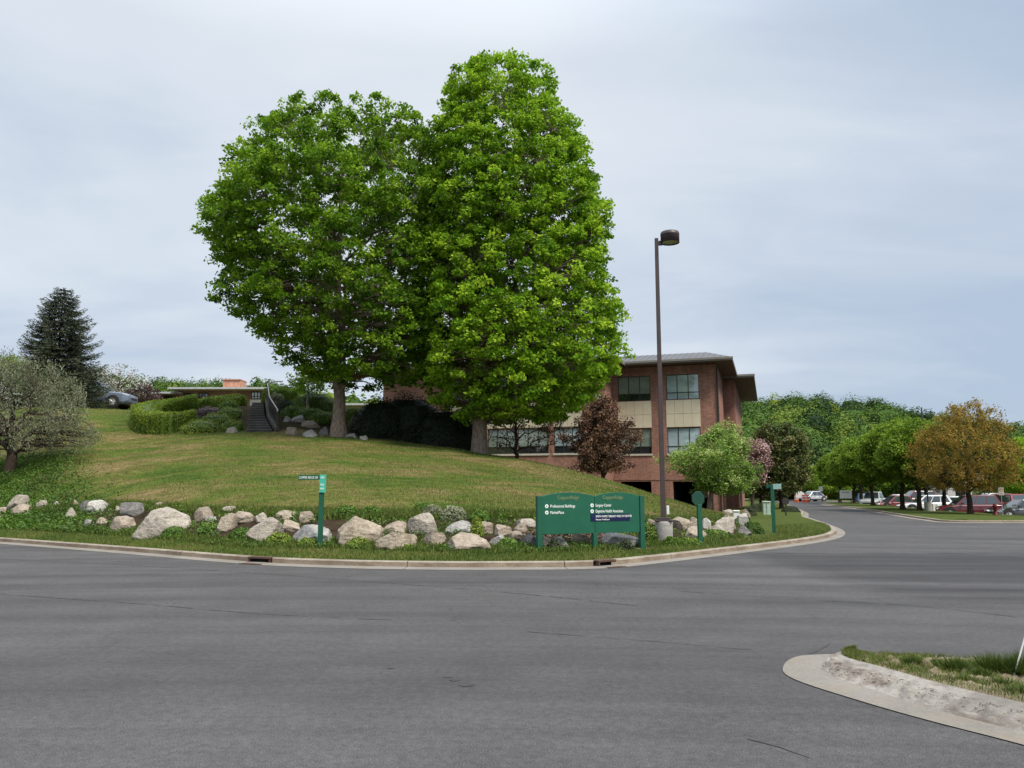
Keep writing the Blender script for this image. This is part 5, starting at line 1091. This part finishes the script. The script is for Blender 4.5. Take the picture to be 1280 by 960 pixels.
# ---------------------------------------------------------------- vehicles
def carpaint(name, col): return plain(name, col, .32, .0, .6, .05, 1.5, **{'Coat Weight': .6, 'Coat Roughness': .08})
M_TYRE = plain('tyre', (.02, .02, .021), .85); M_RIM = plain('alloy_rim', (.42, .43, .44), .35, .6); M_PL = plain('dark_plastic', (.025, .025, .027), .6); M_HL = plain('headlight', (.65, .68, .70), .15, var=.05); M_TL = plain('taillight', (.35, .015, .012), .2)
def vehicle(name, loc, rz, paint, label, L=4.6, Wd=1.85, Ht=1.7, kind='suv', cat='car', group='cars parked in the car park'):
    T = thing(name, loc, rz, label, cat, group); hw = Wd/2; gc = .22; belt = Ht*.58
    if kind == 'sedan': st_ = [(-.5, .52, .62), (-.47, .78, .80), (-.36, 1.0, .86), (-.16, 1.0, .90), (.12, 1.0, .90), (.30, 1.0, .80), (.44, .92, .68), (.5, .6, .5)]; gh = [(-.38, 0), (-.22, 1), (.05, 1), (.25, 0)]
    elif kind == 'pickup': st_ = [(-.5, .85, 1.0), (-.49, 1, 1.02), (-.3, 1, 1.02), (-.13, 1, 1.0), (.12, 1, 1.02), (.24, 1, .98), (.42, .97, .90), (.49, .85, .78), (.5, .6, .6)]; gh = [(-.14, 0), (-.10, 1), (.10, 1), (.22, 0)]
    else: st_ = [(-.5, .6, .85), (-.48, .9, 1.0), (-.38, 1.0, 1.0), (-.1, 1.0, .99), (.14, 1.0, .97), (.26, 1.0, .92), (.42, .93, .80), (.485, .8, .66), (.5, .55, .5)]; gh = [(-.475, 0), (-.40, 1), (.03, 1), (.22, 0)]
    rows = []
    for s, wf, bf in st_:
        w_ = hw*wf if wf < 1 else hw; zb = gc+(.12 if abs(s) > .45 else 0); bz = belt*bf+gc*.15
        rows.append([(s*L, -w_*.90, zb), (s*L, -w_, zb+.15), (s*L, -w_*1.0, (zb+bz)*.52), (s*L, -w_*.97, bz*.93), (s*L, -w_*.90, bz), (s*L, 0, bz+.03), (s*L, w_*.90, bz), (s*L, w_*.97, bz*.93), (s*L, w_, (zb+bz)*.52), (s*L, w_, zb+.15), (s*L, w_*.90, zb)])
    V_ = np.array(rows); b = MB(); b.grid(V_, 0, .5, True); nr = V_.shape[1]; b.add(V_[0], [tuple(range(nr))]); b.add(V_[-1], [tuple(range(nr))[::-1]])
    zt, rw, bw = Ht, hw*.70, hw*.90
    gr2 = [(s*L, (rw if up_ else bw), (zt-.03*(i_ in (1, 2)) if up_ else belt*(np.interp(s, [q[0] for q in st_], [q[2] for q in st_]))+gc*.15-.02)) for i_, (s, up_) in enumerate(gh)]
    xr, xa, xb, xf_ = [q[0] for q in gr2]; zb0, zb1 = gr2[0][2], gr2[3][2]
    b.add([(xr, -bw, zb0), (xf_, -bw, zb1), (xf_, bw, zb1), (xr, bw, zb0), (xa, -rw, zt-.04), (xb, -rw, zt-.04), (xb, rw, zt-.04), (xa, rw, zt-.04), (xa+.15, -rw*.8, zt), (xb-.2, -rw*.8, zt), (xb-.2, rw*.8, zt), (xa+.15, rw*.8, zt)],
          [(0, 1, 5, 4), (1, 2, 6, 5), (2, 3, 7, 6), (3, 0, 4, 7), (4, 5, 9, 8), (5, 6, 10, 9), (6, 7, 11, 10), (7, 4, 8, 11), (8, 9, 10, 11)])
    bo = b.build('body', paint, T, False, bevel=.03)
    def quad(p, nme, mt, par=T, off=.012):
        p = np.array(p, float); n_ = np.cross(p[1]-p[0], p[-1]-p[0]); n_ /= np.linalg.norm(n_); c0 = np.array([0, 0, Ht*.5]); n_ = n_ if np.dot(n_, p.mean(0)-c0) > 0 else -n_
        m = MB(); k = len(p); v = np.concatenate([p-n_*.01, p+n_*off]); m.add(v, [tuple(range(k, 2*k)), tuple(range(k))]+[(i, (i+1) % k, k+(i+1) % k, k+i) for i in range(k)]); return m.build(nme, mt, par)
    def lerp(a_, b_, t): return tuple(np.array(a_)*(1-t)+np.array(b_)*t)
    for sgn in (-1, 1):
        A = (xr, sgn*bw, zb0); B = (xf_, sgn*bw, zb1); C = (xb, sgn*rw, zt-.04); D = (xa, sgn*rw, zt-.04)
        lo = lambda u: lerp(lerp(A, B, u), lerp(D, C, u), .10); hi = lambda u: lerp(lerp(A, B, u), lerp(D, C, u), .90)
        for u0, u1 in (((.07, .32), (.345, .60), (.625, .93)) if kind == 'suv' else ((.06, .47), (.50, .93))): quad([lo(u0), lo(u1), hi(u1), hi(u0)], 'side_window', M_GLC)
        m = MB(); m.box((xf_-.55, sgn*(hw+.02)-.0 if sgn > 0 else -(hw+.16), belt+.02), (xf_-.38, hw+.16 if sgn > 0 else -(hw+.02), belt+.17)); m.build('mirror', paint, T)
        for hxx in (.02, -.17): MB().box((hxx*L, sgn*hw-.02, belt*.80), (hxx*L+.18, sgn*hw+.02, belt*.80+.035)).build('door_handle', M_PL, T)
        MB().box((-.33*L, sgn*(hw+.004)-.015, gc+.0), (.30*L, sgn*(hw+.004)+.015, gc+.16)).build('side_sill', M_PL, T)
        for s in (-.31, .305):
            wr = .335 if kind == 'sedan' else .36; cx_ = s*L
            arch_ = MB(); arch_.tube([(cx_, sgn*(hw-.10), wr+.03), (cx_, sgn*(hw+.012), wr+.03)], wr+.085, 24); arch_.build('wheel_arch', M_BLACK, T)
            wh = MB(); wh.tube([(cx_, sgn*(hw-.22), wr), (cx_, sgn*(hw-.02), wr), (cx_, sgn*(hw+.03), wr)], [wr, wr, wr*.93], 24); wo = wh.build('wheel', M_TYRE, T)
            ri = MB(); ri.tube([(cx_, sgn*(hw+.0), wr), (cx_, sgn*(hw+.036), wr)], [wr*.60, wr*.60], 20)
            for q in range(5):
                t = q*1.2566; ri.tube([(cx_, sgn*(hw+.04), wr), (cx_+math.cos(t)*wr*.62, sgn*(hw+.04), wr+math.sin(t)*wr*.62)], .03, 4)
            ri.build('rim', M_RIM, wo)
        fx = .468*L; MB().box((fx-.12, sgn*hw*.56-.16, belt*.62), (fx+.09, sgn*hw*.56+.20, belt*.62+.15)).build('headlight', M_HL, T, bevel=.02)
        MB().box((-.5*L-.01, sgn*hw*.62-.13, belt*.70), (-.5*L+.12, sgn*hw*.62+.13, belt*.70+.22)).build('taillight', M_TL, T, bevel=.02)
    A, B, C, D = (xf_, -bw, zb1), (xf_, bw, zb1), (xb, rw, zt-.04), (xb, -rw, zt-.04)
    quad([lerp(lerp(A, B, .06), lerp(D, C, .06), .08), lerp(lerp(A, B, .94), lerp(D, C, .94), .08), lerp(lerp(A, B, .94), lerp(D, C, .94), .93), lerp(lerp(A, B, .06), lerp(D, C, .06), .93)], 'windshield', M_GLC)
    A, B, C, D = (xr, -bw, zb0), (xr, bw, zb0), (xa, rw, zt-.04), (xa, -rw, zt-.04)
    quad([lerp(lerp(A, B, .1), lerp(D, C, .1), .12), lerp(lerp(A, B, .9), lerp(D, C, .9), .12), lerp(lerp(A, B, .9), lerp(D, C, .9), .9), lerp(lerp(A, B, .1), lerp(D, C, .1), .9)], 'rear_window', M_GLC)
    MB().box((.492*L, -hw*.5, belt*.5), (.502*L, hw*.5, belt*.5+.16)).build('grille', M_PL, T); MB().box((.47*L, -hw*.8, gc+.0), (.508*L, hw*.8, gc+.14)).build('bumper', M_PL, T); MB().box((-.508*L, -hw*.8, gc+.02), (-.47*L, hw*.8, gc+.16)).build('bumper', M_PL, T)
    if kind == 'pickup': MB().box((-.47*L, -hw*.8, belt*1.02+gc*.15+.02), (-.16*L, hw*.8, belt*1.02+gc*.15+.04)).build('truck_bed', M_PL, T)
    return T
PM = carpaint('maroon_paint', (.095, .006, .012)); PR_ = carpaint('red_paint', (.16, .007, .010)); PW = carpaint('white_car_paint', (.62, .63, .64)); PS = carpaint('silver_blue_paint', (.11, .135, .19)); PD = carpaint('dark_grey_paint', (.045, .05, .058)); PG_ = carpaint('silver_paint', (.38, .40, .42)); PB_ = carpaint('blue_paint', (.02, .07, .2))
def lot(px, Y): return (TT(px)*Y, Y, -.42)
vehicle('parked_car', lot(1206, 58.3), R(168), PM, 'maroon crossover parked behind the bronze tree trunk', 4.5, 1.85, 1.68)
vehicle('parked_car', lot(1276, 55.5), R(176), PD, 'dark grey sedan with pale windshield at the right picture edge', 4.6, 1.8, 1.42, 'sedan')
vehicle('parked_car', lot(1154, 70), R(174), PW, 'white crossover with its nose to the left, behind the grey lamp base', 4.4, 1.8, 1.6)
vehicle('parked_car', lot(1190, 70), R(150), PW, 'white car whose roof shows just left of the maroon crossover', 4.5, 1.85, 1.5, 'sedan')
vehicle('parked_car', lot(1234, 74), R(176), PW, 'white crossover whose roof shows behind the tail of the maroon crossover', 4.6, 1.85, 1.75)
vehicle('parked_car', lot(1250, 68), R(100), PR_, 'red sport utility seen behind the white no-parking sign', 4.6, 1.85, 1.72)
vehicle('parked_car', lot(1272, 78), R(90), PD, 'dark car parked behind the red sport utility at the right', 4.5, 1.85, 1.7)
vehicle('parked_car', lot(1118, 82), R(185), PR_, 'red sedan in the middle of the parked row, left of the white crossover', 4.6, 1.8, 1.5, 'sedan')
vehicle('parked_car', lot(1141, 90), R(180), PM, 'dark red van roof showing above the white crossover', 4.8, 1.9, 1.95)
vehicle('parked_car', lot(1092, 88), R(230), PG_, 'silver pickup facing the road, left of the red sedan', 5.2, 1.95, 1.85, 'pickup')
vehicle('parked_car', lot(1080, 98), R(250), PB_, 'blue car mostly hidden behind the silver pickup', 4.5, 1.8, 1.6)
vehicle('parked_car', lot(1122, 96), R(92), PW, 'white car behind the red sedan', 4.5, 1.8, 1.5, 'sedan')
vehicle('pickup_truck', tuple(ON(110, 55)+Vector((0, 0, .12))), R(4), PS, 'silver-blue pickup parked on the hill left of the low brick house', 5.4, 1.95, 1.85, 'pickup', 'pickup', None)
vehicle('parked_car', tuple(ON(-8, 54)+Vector((0, 0, .1))), R(10), PW, 'white car on the hill seen through the weeping tree at the left edge', 4.6, 1.85, 1.7, 'suv', 'car', None)
vehicle('distant_car', (TT(1014)*112, 112, 0), R(200), PG_, 'small pale car on the far road right of the orange barrels', 4.4, 1.8, 1.45, 'sedan', 'car', None)

# ---------------------------------------------------------------- far small things
M_OR = plain('safety_orange', (.62, .10, .03), .6); 
for i, (px, Y, lb) in enumerate(((1004, 104, 'orange traffic barrel, middle of the three on the far road'), (1008.5, 103, 'orange traffic barrel farthest right on the far road'), (995, 106, 'orange traffic barrel left of the white barricade board'))):
    T = thing('traffic_barrel', (TT(px)*Y, Y, 0), 0, lb, 'traffic barrel', 'orange barrels on the far road'); mb = MB()
    prof = [(.27, 0), (.26, .3), (.245, .32), (.24, .6), (.225, .62), (.21, .95), (.001, 1.0)]; mb.grid(np.array([[(r*math.cos(t), r*math.sin(t), z) for t in th] for r, z in prof]), 0, .5, True); mb.build('drum', M_OR, T)
    for z in (.36, .68): MB().tube([(0, 0, z), (0, 0, z+.14)], [.252-.02*(z > .5), .245-.02*(z > .5)], 16).build('white_band', M_WHITE, T)
T = thing('barricade_sign', (TT(1000)*105, 105, 0), 0, 'white barricade board on legs beside the orange barrels', 'barricade'); MB().prism([(-.55, .55), (.55, .55), (.55, 1.15), (0, 1.6), (-.55, 1.15)], -.02, .02, 0, RX).build('board', M_WHITE, T); MB().box((-.45, -.03, 0), (-.40, .03, .6)).build('leg', M_FRAME, T); MB().box((.40, -.03, 0), (.45, .03, .6)).build('leg', M_FRAME, T)
def s_post(px, Y, hgt, bw_, bh_, lb, mt=M_WHITE, mark=None):
    p = strip_pt(px, Y); T = thing('road_sign', p, R(-10), lb, 'sign'); MB().tube([(0, 0, -.1), (0, 0, hgt)], .025, 6).build('post', plain('galvanised_post', (.3, .3, .3), .5), T); B = MB().box((-bw_/2, -.04, hgt-bh_), (bw_/2, -.026, hgt+.02)).build('board', mt, T)
    return T, B
T, B = s_post(1251, 49.5, 1.72, .3, .46, 'white no-parking sign on a thin post beside the dark grey sedan')
MB().prism(disc_poly(.10, 16, 0, 1.56), .041, .044, 0, RX).build('red_ring', M_OR, B); MB().prism(disc_poly(.065, 16, 0, 1.56), .0445, .047, 0, RX).build('ring_centre', M_WHITE, B); MB().box((-.1, -.046, 1.33), (.1, -.041, 1.37)).build('red_bar', M_OR, B)
s_post(1026, 100, 1.9, .5, .6, 'small white sign on a post at the outside of the road bend')
p = strip_pt(1057, 88); T = thing('notice_board', p, R(-12), 'white notice board on two legs among the first row trees', 'sign'); B = MB().box((-.62, -.03, .55), (.62, .03, 1.45)).build('board', M_WHITE, T)
for sx_ in (-.5, .5): MB().box((sx_-.04, -.031, 0), (sx_+.04, .031, .55)).build('leg', M_FRAME, T)
text('COPPER RIDGE', .17, M_FRAME, B, Matrix.Translation((-.52, -.034, 1.16)) @ RX, .003, sx=.78)
p = strip_pt(1159, 57.5); T = thing('light_pole', p, 0, 'grey concrete lamp base with a slim pole in the grass beside the white crossover', 'lamp base'); MB().tube([(0, 0, -.3), (0, 0, .62)], [.27, .27], 20).build('concrete_base', M_PED, T); MB().tube([(0, 0, .6), (0, 0, 7.5)], .05, 8).build('pole', M_POLE, T); MB().box((.30, -.1, -.2), (.44, .1, .50)).build('white_marker', M_WHITE, T)
p = strip_pt(1242, 50); T = thing('fire_hydrant', p, 0, 'dark red hydrant in the grass between the maroon crossover and the grey sedan', 'hydrant')
hp_ = MB(); prof = [(.16, 0), (.16, .06), (.11, .08), (.11, .5), (.14, .52), (.14, .56), (.10, .64), (.04, .72), (.001, .74)]; hp_.grid(np.array([[(r*math.cos(t), r*math.sin(t), z) for t in th] for r, z in prof]), 0, .5, True); hp_.build('barrel', plain('hydrant_red', (.14, .012, .012), .6), T, True); MB().tube([(-.2, 0, .42), (.2, 0, .42)], .05, 10).build('outlet', PR_, T); MB().tube([(0, -.2, .38), (0, 0, .38)], .065, 10).build('outlet', PR_, T)
# far pale building glimpsed through the bronze tree
T = thing('pale_building', (TT(1242)*112, 112, -.5), R(-10), 'pale grey low building glimpsed through and right of the bronze tree', 'building'); w = MB(); hh = [(-5+i*2.2, -3.7+i*2.2, 1.2, 2.6) for i in range(5)]; wall(w, -6, 6, 0, 4.6, hh, I4); wall(w, 0, 8, 0, 4.6, [], side(6, 0, 90)); wall(w, 0, 8, 0, 4.6, [], side(-6, 8, -90)); w.build('wall', plain('pale_render', (.45, .44, .42), .8), T)
for h in hh: window(T, I4, *h, n=2, rail=0, glassm=M_GL3)
MB().box((-6.6, -.6, 4.6), (6.6, 8.6, 4.9)).build('roof', M_ROOF, T)
